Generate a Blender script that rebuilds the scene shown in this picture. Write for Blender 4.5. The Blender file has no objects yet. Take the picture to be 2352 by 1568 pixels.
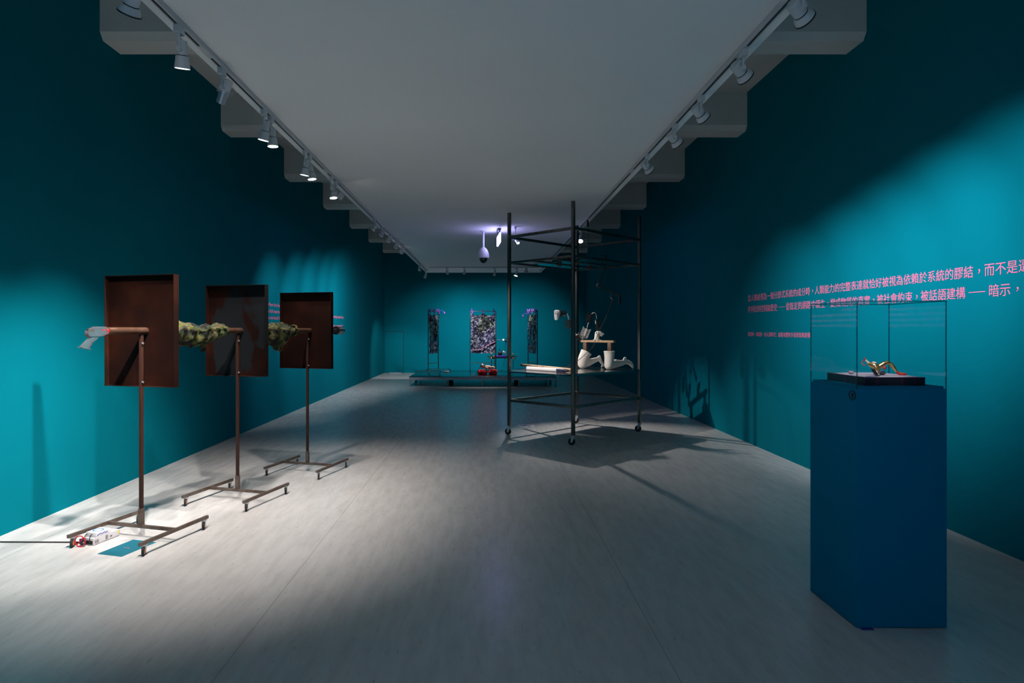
import bpy, bmesh, math, random
from mathutils import Vector, Matrix, Quaternion, noise

random.seed(7)
S = bpy.context.scene
C = S.collection
V = Vector
R = math.radians

# ------------------------------------------------------------------ camera, world, exposure
cam = bpy.data.cameras.new('camera')
cam.sensor_fit = 'HORIZONTAL'
cam.sensor_width = 36.0
cam.lens = 22.19
cam.shift_x = 0.0255
cam.shift_y = -0.01148
cam.clip_start = 0.05
co = bpy.data.objects.new('camera', cam)
C.objects.link(co)
co.location = (0, 0, 1.5)
co.rotation_euler = (R(90), 0, 0)
S.camera = co

W = bpy.data.worlds.new('world')
S.world = W
W.use_nodes = True
W.node_tree.nodes['Background'].inputs[0].default_value = (0.25, 0.4, 0.5, 1)
W.node_tree.nodes['Background'].inputs[1].default_value = 0.0
S.view_settings.view_transform = 'Standard'
S.view_settings.look = 'None'
S.view_settings.gamma = 1
S.view_settings.use_curve_mapping = False
S.view_settings.exposure = 0.0
S.cycles.use_denoising = True
S.cycles.sample_clamp_indirect = 4.0
S.cycles.max_bounces = 8
S.cycles.diffuse_bounces = 5
S.cycles.adaptive_threshold = 0.02
S.cycles.transparent_max_bounces = 16

WARM = (1.0, 0.90, 0.84)
NEUT = (1.0, 0.94, 0.90)
COOL = (0.86, 0.93, 1.0)

# ------------------------------------------------------------------ materials
def mat(name, col, rough=0.5, metal=0.0, spec=0.5, emit=None, estr=0.0, alpha=None, coat=0.0):
    m = bpy.data.materials.new(name)
    m.use_nodes = True
    b = m.node_tree.nodes['Principled BSDF']
    b.inputs['Base Color'].default_value = (*col, 1)
    b.inputs['Roughness'].default_value = rough
    b.inputs['Metallic'].default_value = metal
    b.inputs['Specular IOR Level'].default_value = spec
    if coat:
        b.inputs['Coat Weight'].default_value = coat
    if emit:
        b.inputs['Emission Color'].default_value = (*emit, 1)
        b.inputs['Emission Strength'].default_value = estr
    return m

def N(m, t, **kw):
    n = m.node_tree.nodes.new(t)
    for k, v in kw.items():
        setattr(n, k, v)
    return n

def L(m, a, ao, b, bi):
    m.node_tree.links.new(a.outputs[ao], b.inputs[bi])

def ramp(m, stops, interp='LINEAR'):
    n = N(m, 'ShaderNodeValToRGB')
    cr = n.color_ramp
    cr.interpolation = interp
    while len(cr.elements) < len(stops):
        cr.elements.new(0.5)
    for e, (p, c) in zip(cr.elements, stops):
        e.position = p
        e.color = (*c, 1)
    return n

def noisy(m, stops, scale=6.0, detail=6.0, stretch=(1, 1, 1), interp='LINEAR', bump=0.0, kind='ShaderNodeTexNoise', rough=0.55, dist=0.0):
    """base colour from object-space noise"""
    tc = N(m, 'ShaderNodeTexCoord')
    mp = N(m, 'ShaderNodeMapping')
    mp.inputs['Scale'].default_value = stretch
    L(m, tc, 'Object', mp, 'Vector')
    n = N(m, kind)
    n.inputs['Scale'].default_value = scale
    if kind == 'ShaderNodeTexNoise':
        n.inputs['Detail'].default_value = detail
        n.inputs['Roughness'].default_value = rough
        n.inputs['Distortion'].default_value = dist
    L(m, mp, 'Vector', n, 'Vector')
    r = ramp(m, stops, interp)
    L(m, n, 0, r, 'Fac')
    b = m.node_tree.nodes['Principled BSDF']
    L(m, r, 'Color', b, 'Base Color')
    if bump:
        bp = N(m, 'ShaderNodeBump')
        bp.inputs['Strength'].default_value = bump
        bp.inputs['Distance'].default_value = 0.01
        L(m, n, 0, bp, 'Height')
        L(m, bp, 'Normal', b, 'Normal')
    return m

M = {}
def wallpaint(name, a, b):
    m = mat(name, a, 0.85, spec=0.03)
    return noisy(m, [(0.3, a), (0.7, b)], scale=1.3, detail=3)
M['teal'] = wallpaint('teal_wall_paint', (0.0004, 0.158, 0.212), (0.0005, 0.170, 0.226))
M['plinth'] = wallpaint('deep_teal_plinth_paint', (0.0003, 0.220, 0.400), (0.0003, 0.230, 0.415))
M['ceil'] = noisy(mat('white_ceiling_paint', (0.6, 0.6, 0.6), 0.85, spec=0.2), [(0.3, (0.82, 0.815, 0.81)), (0.7, (0.85, 0.845, 0.84))], scale=0.6, detail=2)
M['concrete'] = noisy(mat('painted_concrete', (0.42, 0.43, 0.42), 0.85, spec=0.2), [(0.3, (0.58, 0.59, 0.56)), (0.7, (0.64, 0.64, 0.61))], scale=2.0)
M['white'] = noisy(mat('white_lamp_enamel', (0.55, 0.55, 0.57), 0.4), [(0.3, (0.53, 0.53, 0.55)), (0.7, (0.57, 0.57, 0.59))], scale=9)
M['black'] = noisy(mat('black_plastic', (0.012, 0.012, 0.013), 0.45), [(0.3, (0.010, 0.010, 0.011)), (0.7, (0.016, 0.016, 0.017))], scale=12)
M['blacksoft'] = noisy(mat('black_rubber', (0.015, 0.014, 0.014), 0.8), [(0.3, (0.012, 0.011, 0.011)), (0.7, (0.02, 0.018, 0.018))], scale=20)
M['lens'] = mat('lit_lamp_glass', (0.9, 0.9, 0.9), 0.3, emit=(1.0, 0.93, 0.90), estr=14)
M['lensoff'] = mat('dark_lamp_glass', (0.03, 0.03, 0.03), 0.1)
M['pink'] = noisy(mat('pink_vinyl_lettering', (0.85, 0.22, 0.42), 0.6), [(0.3, (0.86, 0.195, 0.35)), (0.7, (0.90, 0.22, 0.39))], scale=4)
M['steel'] = noisy(mat('dull_steel_tube', (0.20, 0.19, 0.17), 0.34, metal=1.0), [(0.3, (0.13, 0.13, 0.125)), (0.7, (0.22, 0.215, 0.20))], scale=5, stretch=(4, 4, 1))
M['sheet'] = noisy(mat('brushed_sheet_steel', (0.42, 0.42, 0.42), 0.16, metal=1.0), [(0.3, (0.34, 0.34, 0.34)), (0.7, (0.46, 0.46, 0.46))], scale=4, stretch=(1, 12, 1))
M['mirror'] = noisy(mat('polished_sheet_steel', (0.7, 0.7, 0.7), 0.04, metal=1.0), [(0.2, (0.66, 0.66, 0.66)), (0.8, (0.74, 0.74, 0.74))], scale=3)
M['chrome'] = noisy(mat('bright_chrome', (0.75, 0.75, 0.76), 0.12, metal=1.0), [(0.2, (0.7, 0.7, 0.71)), (0.8, (0.8, 0.8, 0.8))], scale=8)
M['rawtube'] = noisy(mat('raw_steel_tube', (0.16, 0.11, 0.085), 0.5, metal=0.6), [(0.25, (0.10, 0.055, 0.035)), (0.5, (0.16, 0.12, 0.10)), (0.8, (0.22, 0.18, 0.155))], scale=7, stretch=(2, 2, 2))
M['rustpole'] = noisy(mat('rusted_tube', (0.13, 0.05, 0.027), 0.6, metal=0.35), [(0.3, (0.030, 0.009, 0.005)), (0.6, (0.055, 0.017, 0.009)), (0.85, (0.09, 0.032, 0.015))], scale=9, stretch=(3, 3, 0.5))
M['copper'] = noisy(mat('brown_pipe', (0.25, 0.13, 0.085), 0.38, metal=0.7), [(0.3, (0.10, 0.048, 0.028)), (0.7, (0.20, 0.11, 0.075))], scale=6)
def rust_plate(name, patch):
    m = mat(name, (0.12, 0.04, 0.02), 0.75, spec=0.12)
    tc = N(m, 'ShaderNodeTexCoord')
    n1 = N(m, 'ShaderNodeTexNoise'); n1.inputs['Scale'].default_value = 3.2; n1.inputs['Detail'].default_value = 8
    L(m, tc, 'Object', n1, 'Vector')
    r1 = ramp(m, [(0.3, (0.008, 0.0018, 0.0009)), (0.5, (0.015, 0.0031, 0.0013)), (0.72, (0.034, 0.0075, 0.0023))])
    L(m, n1, 0, r1, 'Fac')
    n2 = N(m, 'ShaderNodeTexNoise'); n2.inputs['Scale'].default_value = 1.9; n2.inputs['Detail'].default_value = 5
    n2.inputs['Distortion'].default_value = 0.5
    mp = N(m, 'ShaderNodeMapping'); mp.inputs['Location'].default_value = (patch, 0.3, patch * 2)
    mp.inputs['Scale'].default_value = (1.5, 1, 0.8)
    L(m, tc, 'Object', mp, 'Vector'); L(m, mp, 'Vector', n2, 'Vector')
    r2 = ramp(m, [(0.0, (0, 0, 0)), (0.515 if patch else 0.99, (0, 0, 0)), (0.54 if patch else 1.0, (1, 1, 1))])
    sx = N(m, 'ShaderNodeSeparateXYZ'); L(m, tc, 'Object', sx, 0)
    sl = N(m, 'ShaderNodeMath', operation='MULTIPLY_ADD'); sl.inputs[1].default_value = 0.42; L(m, sx, 0, sl, 0); L(m, n2, 0, sl, 2)
    L(m, sl, 0, r2, 'Fac')
    mx = N(m, 'ShaderNodeMix', data_type='RGBA')
    L(m, r2, 'Color', mx, 0); L(m, r1, 'Color', mx, 6)
    mx.inputs[7].default_value = (0.010, 0.0115, 0.0135, 1)
    L(m, mx, 2, m.node_tree.nodes['Principled BSDF'], 'Base Color')
    return m
M['rust_a'] = rust_plate('rusted_plate', 0)
M['rust_b'] = rust_plate('rusted_plate_with_bare_patches', 1.7)
M['clear'] = mat('clear_plastic', (0.86, 0.84, 0.87), 0.08, spec=0.6)
_b = M['clear'].node_tree.nodes['Principled BSDF']; _b.inputs['Transmission Weight'].default_value = 0.93; _b.inputs['IOR'].default_value = 1.3
M['camo'] = noisy(mat('camouflage_cloth', (0.1, 0.12, 0.04), 0.9, spec=0.2), [(0.0, (0.006, 0.006, 0.005)), (0.41, (0.017, 0.031, 0.012)), (0.47, (0.066, 0.073, 0.014)), (0.515, (0.066, 0.041, 0.027)), (0.565, (0.023, 0.040, 0.019)), (0.62, (0.008, 0.007, 0.006))], scale=12, detail=2.5, stretch=(1, 0.55, 1), interp='CONSTANT', dist=0.6)
M['orange'] = noisy(mat('orange_wheel_core', (0.75, 0.20, 0.02), 0.5), [(0.3, (0.7, 0.18, 0.015)), (0.7, (0.8, 0.24, 0.03))], scale=10)
M['zinc'] = noisy(mat('zinc_plate', (0.62, 0.62, 0.66), 0.35, metal=0.8), [(0.3, (0.55, 0.55, 0.6)), (0.7, (0.68, 0.68, 0.7))], scale=12)
M['psu'] = noisy(mat('pale_metal_case', (0.62, 0.60, 0.62), 0.45, metal=0.2), [(0.3, (0.58, 0.56, 0.58)), (0.7, (0.66, 0.64, 0.66))], scale=12)
M['red'] = noisy(mat('red_enamel', (0.6, 0.012, 0.015), 0.4), [(0.3, (0.55, 0.01, 0.012)), (0.7, (0.65, 0.015, 0.02))], scale=10)
M['redfur'] = noisy(mat('red_plush', (0.75, 0.01, 0.02), 0.8), [(0.35, (0.10, 0.002, 0.004)), (0.55, (0.80, 0.012, 0.025)), (0.75, (0.95, 0.06, 0.07))], scale=14, bump=0.6)
M['blue'] = mat('blue_print', (0.06, 0.22, 0.75), 0.5)
M['yellow'] = mat('yellow_sticker', (0.75, 0.65, 0.03), 0.5)
M['plaster'] = noisy(mat('white_plaster', (0.72, 0.69, 0.64), 0.6), [(0.3, (0.68, 0.65, 0.60)), (0.7, (0.76, 0.73, 0.68))], scale=10, bump=0.15)
M['maskwhite'] = noisy(mat('white_cast', (0.74, 0.73, 0.76), 0.6), [(0.35, (0.62, 0.61, 0.64)), (0.6, (0.78, 0.77, 0.80))], scale=18, bump=0.3)
M['wood'] = noisy(mat('tan_wood', (0.48, 0.30, 0.16), 0.5), [(0.3, (0.40, 0.23, 0.11)), (0.7, (0.58, 0.40, 0.24))], scale=6, stretch=(6, 6, 1))
M['walnut'] = noisy(mat('dark_wood', (0.10, 0.055, 0.035), 0.5), [(0.3, (0.07, 0.04, 0.025)), (0.7, (0.16, 0.09, 0.06))], scale=7, stretch=(1, 1, 5))
M['paper'] = noisy(mat('white_film_roll', (0.75, 0.75, 0.77), 0.4), [(0.3, (0.72, 0.72, 0.74)), (0.7, (0.78, 0.78, 0.8))], scale=5)
M['navy'] = mat('dark_blue_wrap', (0.02, 0.03, 0.10), 0.35)
M['silverib'] = noisy(mat('pale_grey_plastic', (0.5, 0.49, 0.49), 0.35), [(0.3, (0.42, 0.41, 0.41)), (0.7, (0.58, 0.57, 0.57))], scale=16)  # grey of the joint wires; also paints black fins as if spotlit
M['gold'] = noisy(mat('worn_gold', (0.72, 0.45, 0.16), 0.25, metal=0.9), [(0.3, (0.45, 0.24, 0.08)), (0.5, (0.75, 0.48, 0.18)), (0.75, (0.85, 0.68, 0.45))], scale=30)
M['goldred'] = noisy(mat('red_glaze', (0.55, 0.03, 0.03), 0.25), [(0.3, (0.35, 0.01, 0.015)), (0.7, (0.65, 0.06, 0.05))], scale=30)
M['palepaint'] = noisy(mat('pale_pink_glaze', (0.75, 0.62, 0.58), 0.35), [(0.3, (0.7, 0.5, 0.45)), (0.7, (0.8, 0.72, 0.68))], scale=30)
M['boxside'] = noisy(mat('dark_violet_board', (0.014, 0.010, 0.022), 0.5), [(0.3, (0.012, 0.009, 0.020)), (0.7, (0.018, 0.012, 0.027))], scale=8)
M['strap'] = mat('plum_tape', (0.085, 0.012, 0.05), 0.5)
M['boxtop'] = noisy(mat('grey_violet_card', (0.42, 0.36, 0.48), 0.6), [(0.3, (0.38, 0.33, 0.44)), (0.7, (0.48, 0.42, 0.54))], scale=8)
M['ink'] = mat('violet_ink', (0.06, 0.04, 0.35), 0.5)
M['stone'] = noisy(mat('mauve_stone', (0.35, 0.24, 0.30), 0.35), [(0.3, (0.25, 0.16, 0.22)), (0.7, (0.45, 0.34, 0.40))], scale=50)
M['decal'] = mat('black_decal', (0.003, 0.004, 0.006), 0.5)
M['deck'] = noisy(mat('mirror_steel_deck', (0.16, 0.17, 0.18), 0.13, metal=1.0), [(0.3, (0.15, 0.16, 0.17)), (0.7, (0.2, 0.21, 0.22))], scale=2)
M['deckframe'] = noisy(mat('aluminium_rail', (0.40, 0.38, 0.42), 0.4, metal=0.8), [(0.3, (0.34, 0.32, 0.37)), (0.7, (0.46, 0.44, 0.48))], scale=3)
M['purple'] = noisy(mat('purple_plastic', (0.32, 0.03, 0.50), 0.4), [(0.3, (0.26, 0.02, 0.45)), (0.7, (0.42, 0.05, 0.58))], scale=25)
M['violet'] = noisy(mat('violet_slab', (0.085, 0.04, 0.30), 0.4), [(0.3, (0.075, 0.035, 0.28)), (0.7, (0.10, 0.05, 0.34))], scale=8)
M['skin'] = noisy(mat('doll_vinyl', (0.72, 0.42, 0.30), 0.5), [(0.3, (0.68, 0.38, 0.27)), (0.7, (0.76, 0.47, 0.35))], scale=10)
M['cctv'] = noisy(mat('pale_grey_shell', (0.55, 0.55, 0.58), 0.45), [(0.3, (0.52, 0.52, 0.55)), (0.7, (0.58, 0.58, 0.6))], scale=6)
M['exit'] = mat('lit_sign_panel', (0.8, 0.8, 0.9), 0.4, emit=(0.46, 0.43, 1.0), estr=13.0)
M['exitmark'] = mat('lit_sign_mark', (0.3, 0.8, 0.8), 0.4, emit=(0.35, 0.75, 0.95), estr=4.0)
M['led'] = mat('blue_led', (0.3, 0.4, 1.0), 0.3, emit=(0.3, 0.45, 1.0), estr=40)
M['floorsticker'] = mat('white_vinyl_sticker', (0.80, 0.78, 0.84), 0.5)  # white of the light projected on the floor, painted as a disc
M['stickerblue'] = mat('indigo_print', (0.06, 0.07, 0.26), 0.5)  # dark star inside the painted projection
M['card'] = noisy(mat('teal_card', (0.0, 0.16, 0.22), 0.7), [(0.3, (0.0005, 0.120, 0.175)), (0.7, (0.0005, 0.128, 0.186))], scale=5)

def floor_material():
    m = mat('linoleum_floor', (0.6, 0.58, 0.55), 0.32, spec=0.42)
    b = m.node_tree.nodes['Principled BSDF']
    tc = N(m, 'ShaderNodeTexCoord')
    def nz(scale, st, det, rough=0.6):
        mp = N(m, 'ShaderNodeMapping'); mp.inputs['Scale'].default_value = st
        L(m, tc, 'Object', mp, 'Vector')
        n = N(m, 'ShaderNodeTexNoise'); n.inputs['Scale'].default_value = scale
        n.inputs['Detail'].default_value = det; n.inputs['Roughness'].default_value = rough
        L(m, mp, 'Vector', n, 'Vector'); return n
    n1 = nz(5, (3.2, 0.55, 1), 6)
    r1 = ramp(m, [(0.30, (0.525, 0.512, 0.498)), (0.55, (0.600, 0.588, 0.575)), (0.75, (0.640, 0.630, 0.618))])
    L(m, n1, 0, r1, 'Fac')
    n2 = nz(22, (2.4, 0.5, 1), 5, 0.72)
    r2 = ramp(m, [(0.0, (0.42, 0.42, 0.43)), (0.31, (0.66, 0.66, 0.67)), (0.39, (0.97, 0.97, 0.97)), (0.62, (1, 1, 1)), (0.72, (1.06, 1.06, 1.06))])
    L(m, n2, 0, r2, 'Fac')
    mx = N(m, 'ShaderNodeMix', data_type='RGBA', blend_type='MULTIPLY'); mx.inputs[0].default_value = 1.0
    L(m, r1, 'Color', mx, 6); L(m, r2, 'Color', mx, 7)
    sx = N(m, 'ShaderNodeSeparateXYZ'); L(m, tc, 'Object', sx, 0)
    a = N(m, 'ShaderNodeMath', operation='MULTIPLY_ADD'); a.inputs[1].default_value = 0.5; a.inputs[2].default_value = 10.585
    L(m, sx, 0, a, 0)
    f = N(m, 'ShaderNodeMath', operation='FRACT'); L(m, a, 0, f, 0)
    lt = N(m, 'ShaderNodeMath', operation='LESS_THAN'); lt.inputs[1].default_value = 0.0016; L(m, f, 0, lt, 0)
    mx2 = N(m, 'ShaderNodeMix', data_type='RGBA'); L(m, lt, 0, mx2, 0); L(m, mx, 2, mx2, 6)
    mx2.inputs[7].default_value = (0.30, 0.29, 0.28, 1)
    L(m, mx2, 2, b, 'Base Color')
    rr = N(m, 'ShaderNodeMapRange'); rr.inputs['To Min'].default_value = 0.17; rr.inputs['To Max'].default_value = 0.30
    L(m, n1, 0, rr, 'Value'); L(m, rr, 0, b, 'Roughness')
    return m
M['floor'] = floor_material()

def banner_material(name, ofs):
    m = mat(name, (0.1, 0.1, 0.12), 0.22, spec=0.7)
    b = m.node_tree.nodes['Principled BSDF']
    tc = N(m, 'ShaderNodeTexCoord')
    mp = N(m, 'ShaderNodeMapping'); mp.inputs['Location'].default_value = (ofs, ofs * 0.7, ofs * 1.3)
    L(m, tc, 'Object', mp, 'Vector')
    n1 = N(m, 'ShaderNodeTexNoise'); n1.inputs['Scale'].default_value = 13.0; n1.inputs['Detail'].default_value = 9; n1.inputs['Distortion'].default_value = 0.25; n1.inputs['Roughness'].default_value = 0.82
    L(m, mp, 'Vector', n1, 'Vector')
    r1 = ramp(m, [(0.40, (0.004, 0.003, 0.009)), (0.49, (0.03, 0.024, 0.045)), (0.54, (0.22, 0.20, 0.25)), (0.585, (0.95, 0.92, 0.98)), (0.63, (0.55, 0.50, 0.58)), (0.70, (0.08, 0.06, 0.1))])  # white mottling over the print stands in for glints on wrinkled foil
    L(m, n1, 0, r1, 'Fac')
    n2 = N(m, 'ShaderNodeTexNoise'); n2.inputs['Scale'].default_value = 1.7; n2.inputs['Detail'].default_value = 3
    L(m, mp, 'Vector', n2, 'Vector')
    r2 = ramp(m, [(0.33, (0.20, 0.12, 0.30)), (0.40, (0.55, 0.55, 0.90)), (0.48, (0.95, 0.93, 1.0)), (0.56, (0.8, 0.8, 0.8)), (0.63, (0.55, 0.75, 0.35)), (0.74, (0.95, 0.5, 0.75))])
    L(m, n2, 0, r2, 'Fac')
    mx = N(m, 'ShaderNodeMix', data_type='RGBA', blend_type='MULTIPLY'); mx.inputs[0].default_value = 1
    L(m, r1, 'Color', mx, 6); L(m, r2, 'Color', mx, 7)
    L(m, mx, 2, b, 'Base Color')
    return m

def glass_material(name, tint, gloss):
    m = bpy.data.materials.new(name); m.use_nodes = True
    nt = m.node_tree; nt.nodes.clear()
    o = N(m, 'ShaderNodeOutputMaterial'); t = N(m, 'ShaderNodeBsdfTransparent'); g = N(m, 'ShaderNodeBsdfGlossy')
    t.inputs[0].default_value = (*tint, 1); g.inputs['Roughness'].default_value = 0.02
    mx = N(m, 'ShaderNodeMixShader')
    if gloss is None:
        fr = N(m, 'ShaderNodeLayerWeight'); fr.inputs[0].default_value = 0.5; pw = N(m, 'ShaderNodeMath', operation='POWER'); pw.inputs[1].default_value = 4.0; L(m, fr, 1, pw, 0); ma = N(m, 'ShaderNodeMath', operation='MULTIPLY_ADD'); ma.inputs[1].default_value = 0.45; ma.inputs[2].default_value = 0.022; L(m, pw, 0, ma, 0); L(m, ma, 0, mx, 0)
    else:
        mx.inputs[0].default_value = gloss
    L(m, t, 0, mx, 1); L(m, g, 0, mx, 2); L(m, mx, 0, o, 0)
    return m
M['glass'] = glass_material('clear_acrylic', (0.975, 0.99, 0.99), None)
M['glassedge'] = glass_material('acrylic_edge', (0.52, 0.64, 0.65), 0.22)

# ------------------------------------------------------------------ mesh helpers
class MB:
    def __init__(s):
        s.bm = bmesh.new()
    def box(s, c, d, rot=None, bev=0.0):
        r = bmesh.ops.create_cube(s.bm, size=1.0)
        vs = r['verts']
        mt = Matrix.Translation(V(c)) @ (rot.to_4x4() if rot else Matrix()) @ Matrix.Diagonal((*d, 1))
        bmesh.ops.transform(s.bm, matrix=mt, verts=vs)
        if bev:
            es = list({e for v in vs for e in v.link_edges})
            bmesh.ops.bevel(s.bm, geom=es, offset=bev, segments=2, affect='EDGES', profile=0.6)
        return s
    def bar(s, p, q, w, h=None, bev=0.0):
        """rectangular bar from p to q"""
        p, q = V(p), V(q); d = q - p
        up = V((0, 0, 1)) if abs(d.normalized().z) < 0.95 else V((0, 1, 0))
        y = d.normalized(); x = y.cross(up).normalized(); zz = x.cross(y)
        rot = Matrix((x, y, zz)).transposed()
        return s.box((p + q) / 2, (w, d.length, h or w), rot, bev)
    def cyl(s, p, q, r0, r1=None, n=20, cap=True):
        p, q = V(p), V(q); d = q - p
        r = bmesh.ops.create_cone(s.bm, cap_ends=cap, segments=n, radius1=r0, radius2=r0 if r1 is None else r1, depth=d.length)
        mt = Matrix.Translation((p + q) / 2) @ V((0, 0, 1)).rotation_difference(d).to_matrix().to_4x4()
        bmesh.ops.transform(s.bm, matrix=mt, verts=r['verts'])
        return s
    def sph(s, c, r, sc=(1, 1, 1), rot=None, n=16):
        k = bmesh.ops.create_uvsphere(s.bm, u_segments=n, v_segments=max(8, n * 2 // 3), radius=r)
        mt = Matrix.Translation(V(c)) @ (rot.to_4x4() if rot else Matrix()) @ Matrix.Diagonal((*sc, 1))
        bmesh.ops.transform(s.bm, matrix=mt, verts=k['verts'])
        return s
    def tube(s, pts, r, n=8, closed=False):
        pts = [V(p) for p in pts]; rings = []
        m = len(pts); rs = r if isinstance(r, (list, tuple)) else [r] * m
        prev = None
        for i, p in enumerate(pts):
            if closed:
                t = pts[(i + 1) % m] - pts[i - 1]
            else:
                t = pts[min(i + 1, m - 1)] - pts[max(i - 1, 0)]
            t.normalize()
            if prev is None:
                a = V((0, 0, 1)) if abs(t.z) < 0.9 else V((1, 0, 0))
                u = t.cross(a).normalized()
            else:
                u = (prev - t * prev.dot(t)).normalized()
            prev = u; w = t.cross(u)
            rings.append([s.bm.verts.new(p + (u * math.cos(k * 2 * math.pi / n) + w * math.sin(k * 2 * math.pi / n)) * rs[i]) for k in range(n)])
        for i in range(m if closed else m - 1):
            A, B = rings[i], rings[(i + 1) % m]
            for k in range(n):
                s.bm.faces.new((A[k], A[(k + 1) % n], B[(k + 1) % n], B[k]))
        if not closed:
            s.bm.faces.new(rings[0][::-1]); s.bm.faces.new(rings[-1])
        return s
    def lathe(s, prof, n=24, mt=None):
        """profile of (r, z) about local z"""
        mt = mt or Matrix(); rings = []
        for r, z in prof:
            if r < 1e-6:
                rings.append([s.bm.verts.new(mt @ V((0, 0, z)))])
            else:
                rings.append([s.bm.verts.new(mt @ V((r * math.cos(k * 2 * math.pi / n), r * math.sin(k * 2 * math.pi / n), z))) for k in range(n)])
        for A, B in zip(rings, rings[1:]):
            for k in range(n):
                a0, a1 = A[k % len(A)], A[(k + 1) % len(A)]
                b0, b1 = B[k % len(B)], B[(k + 1) % len(B)]
                f = [a0]
                for v in (a1, b1, b0):
                    if v not in f: f.append(v)
                if len(f) > 2: s.bm.faces.new(f)
        return s
    def prism(s, poly, y0, y1, mt=None):
        """polygon in xz extruded along y"""
        mt = mt or Matrix()
        a = [s.bm.verts.new(mt @ V((x, y0, z))) for x, z in poly]
        b = [s.bm.verts.new(mt @ V((x, y1, z))) for x, z in poly]
        n = len(poly)
        for k in range(n):
            s.bm.faces.new((a[k], a[(k + 1) % n], b[(k + 1) % n], b[k]))
        s.bm.faces.new(a[::-1]); s.bm.faces.new(b)
        return s
    def mesh(s, name, smooth=True, angle=38):
        bmesh.ops.recalc_face_normals(s.bm, faces=s.bm.faces[:])
        me = bpy.data.meshes.new(name)
        s.bm.to_mesh(me); s.bm.free()
        if smooth:
            me.polygons.foreach_set('use_smooth', [True] * len(me.polygons))
            me.set_sharp_from_angle(angle=R(angle))
        return me
    def build(s, name, m, parent=None, **kw):
        return link(name, s.mesh(name, **kw), m, parent)

def link(name, me, m, parent=None, loc=None, rot=None):
    o = bpy.data.objects.new(name, me)
    C.objects.link(o)
    if m is not None and not me.materials:
        me.materials.append(M[m] if isinstance(m, str) else m)
    if parent is not None: o.parent = parent
    if loc is not None: o.location = loc
    if rot is not None: o.rotation_euler = rot
    return o

def tag(o, label=None, cat=None, group=None, kind=None):
    if label: o['label'] = label
    if cat: o['category'] = cat
    if group: o['group'] = group
    if kind: o['kind'] = kind
    return o

def thing(name, label, cat, loc=(0, 0, 0), rz=0.0, group=None):
    o = bpy.data.objects.new(name, None); C.objects.link(o)
    o.empty_display_size = 0.1
    o.location = loc; o.rotation_euler = (0, 0, rz)
    return tag(o, label, cat, group)

def struct(o):
    return tag(o, kind='structure')

def skin_mesh(name, pts, edges, radii, sub=2, root=0):
    """one continuous body grown over a skeleton"""
    me = bpy.data.meshes.new(name)
    me.from_pydata([V(p) for p in pts], edges, [])
    o = bpy.data.objects.new(name, me); C.objects.link(o)
    sk = o.modifiers.new('skin', 'SKIN'); sk.use_smooth_shade = True
    for i, r in enumerate(radii):
        v = me.skin_vertices[0].data[i]
        v.radius = r if isinstance(r, (tuple, list)) else (r, r)
        v.use_root = (i == root)
    sb = o.modifiers.new('sub', 'SUBSURF'); sb.levels = sub; sb.render_levels = sub
    dg = bpy.context.evaluated_depsgraph_get(); dg.update()
    out = bpy.data.meshes.new_from_object(o.evaluated_get(dg))
    out.name = name
    bpy.data.objects.remove(o); bpy.data.meshes.remove(me)
    out.polygons.foreach_set('use_smooth', [True] * len(out.polygons))
    return out

def fuse(name, mb, voxel, it=6, floor_z=None):
    """fuses overlapping closed shapes into one smooth continuous surface"""
    bmesh.ops.recalc_face_normals(mb.bm, faces=mb.bm.faces[:])
    me = bpy.data.meshes.new(name); mb.bm.to_mesh(me); mb.bm.free()
    o = bpy.data.objects.new(name, me); C.objects.link(o)
    rm = o.modifiers.new('fuse', 'REMESH'); rm.mode = 'VOXEL'; rm.voxel_size = voxel
    sm = o.modifiers.new('smooth', 'SMOOTH'); sm.factor = 0.5; sm.iterations = it
    dg = bpy.context.evaluated_depsgraph_get(); dg.update()
    out = bpy.data.meshes.new_from_object(o.evaluated_get(dg)); out.name = name
    bpy.data.objects.remove(o); bpy.data.meshes.remove(me)
    if floor_z is not None:
        z0 = min(v.co.z for v in out.vertices)
        out.transform(Matrix.Translation((0, 0, floor_z - z0)))
    out.polygons.foreach_set('use_smooth', [True] * len(out.polygons))
    return out

def limb(mb, pr, k=5, n=18):
    """tapering limb through (x, y, z, radius) points"""
    P = catmull([p[:3] for p in pr], k); m = len(pr) - 1; rs = []
    for i in range(len(P)):
        t = min(i / k, m - 1e-6); a = int(t); f = t - a
        rs.append(pr[a][3] * (1 - f) + pr[a + 1][3] * f)
    mb.tube(P, rs, n); mb.sph(P[0], rs[0] * 0.98); mb.sph(P[-1], rs[-1] * 0.98)
    return mb

def catmull(pts, k=6):
    pts = [V(p) for p in pts]; out = []
    P = [pts[0] * 2 - pts[1]] + pts + [pts[-1] * 2 - pts[-2]]
    for i in range(1, len(P) - 2):
        for j in range(k):
            t = j / k
            out.append(0.5 * ((2 * P[i]) + (-P[i - 1] + P[i + 1]) * t + (2 * P[i - 1] - 5 * P[i] + 4 * P[i + 1] - P[i + 2]) * t * t + (-P[i - 1] + 3 * P[i] - 3 * P[i + 1] + P[i + 2]) * t ** 3))
    out.append(pts[-1])
    return out

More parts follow.
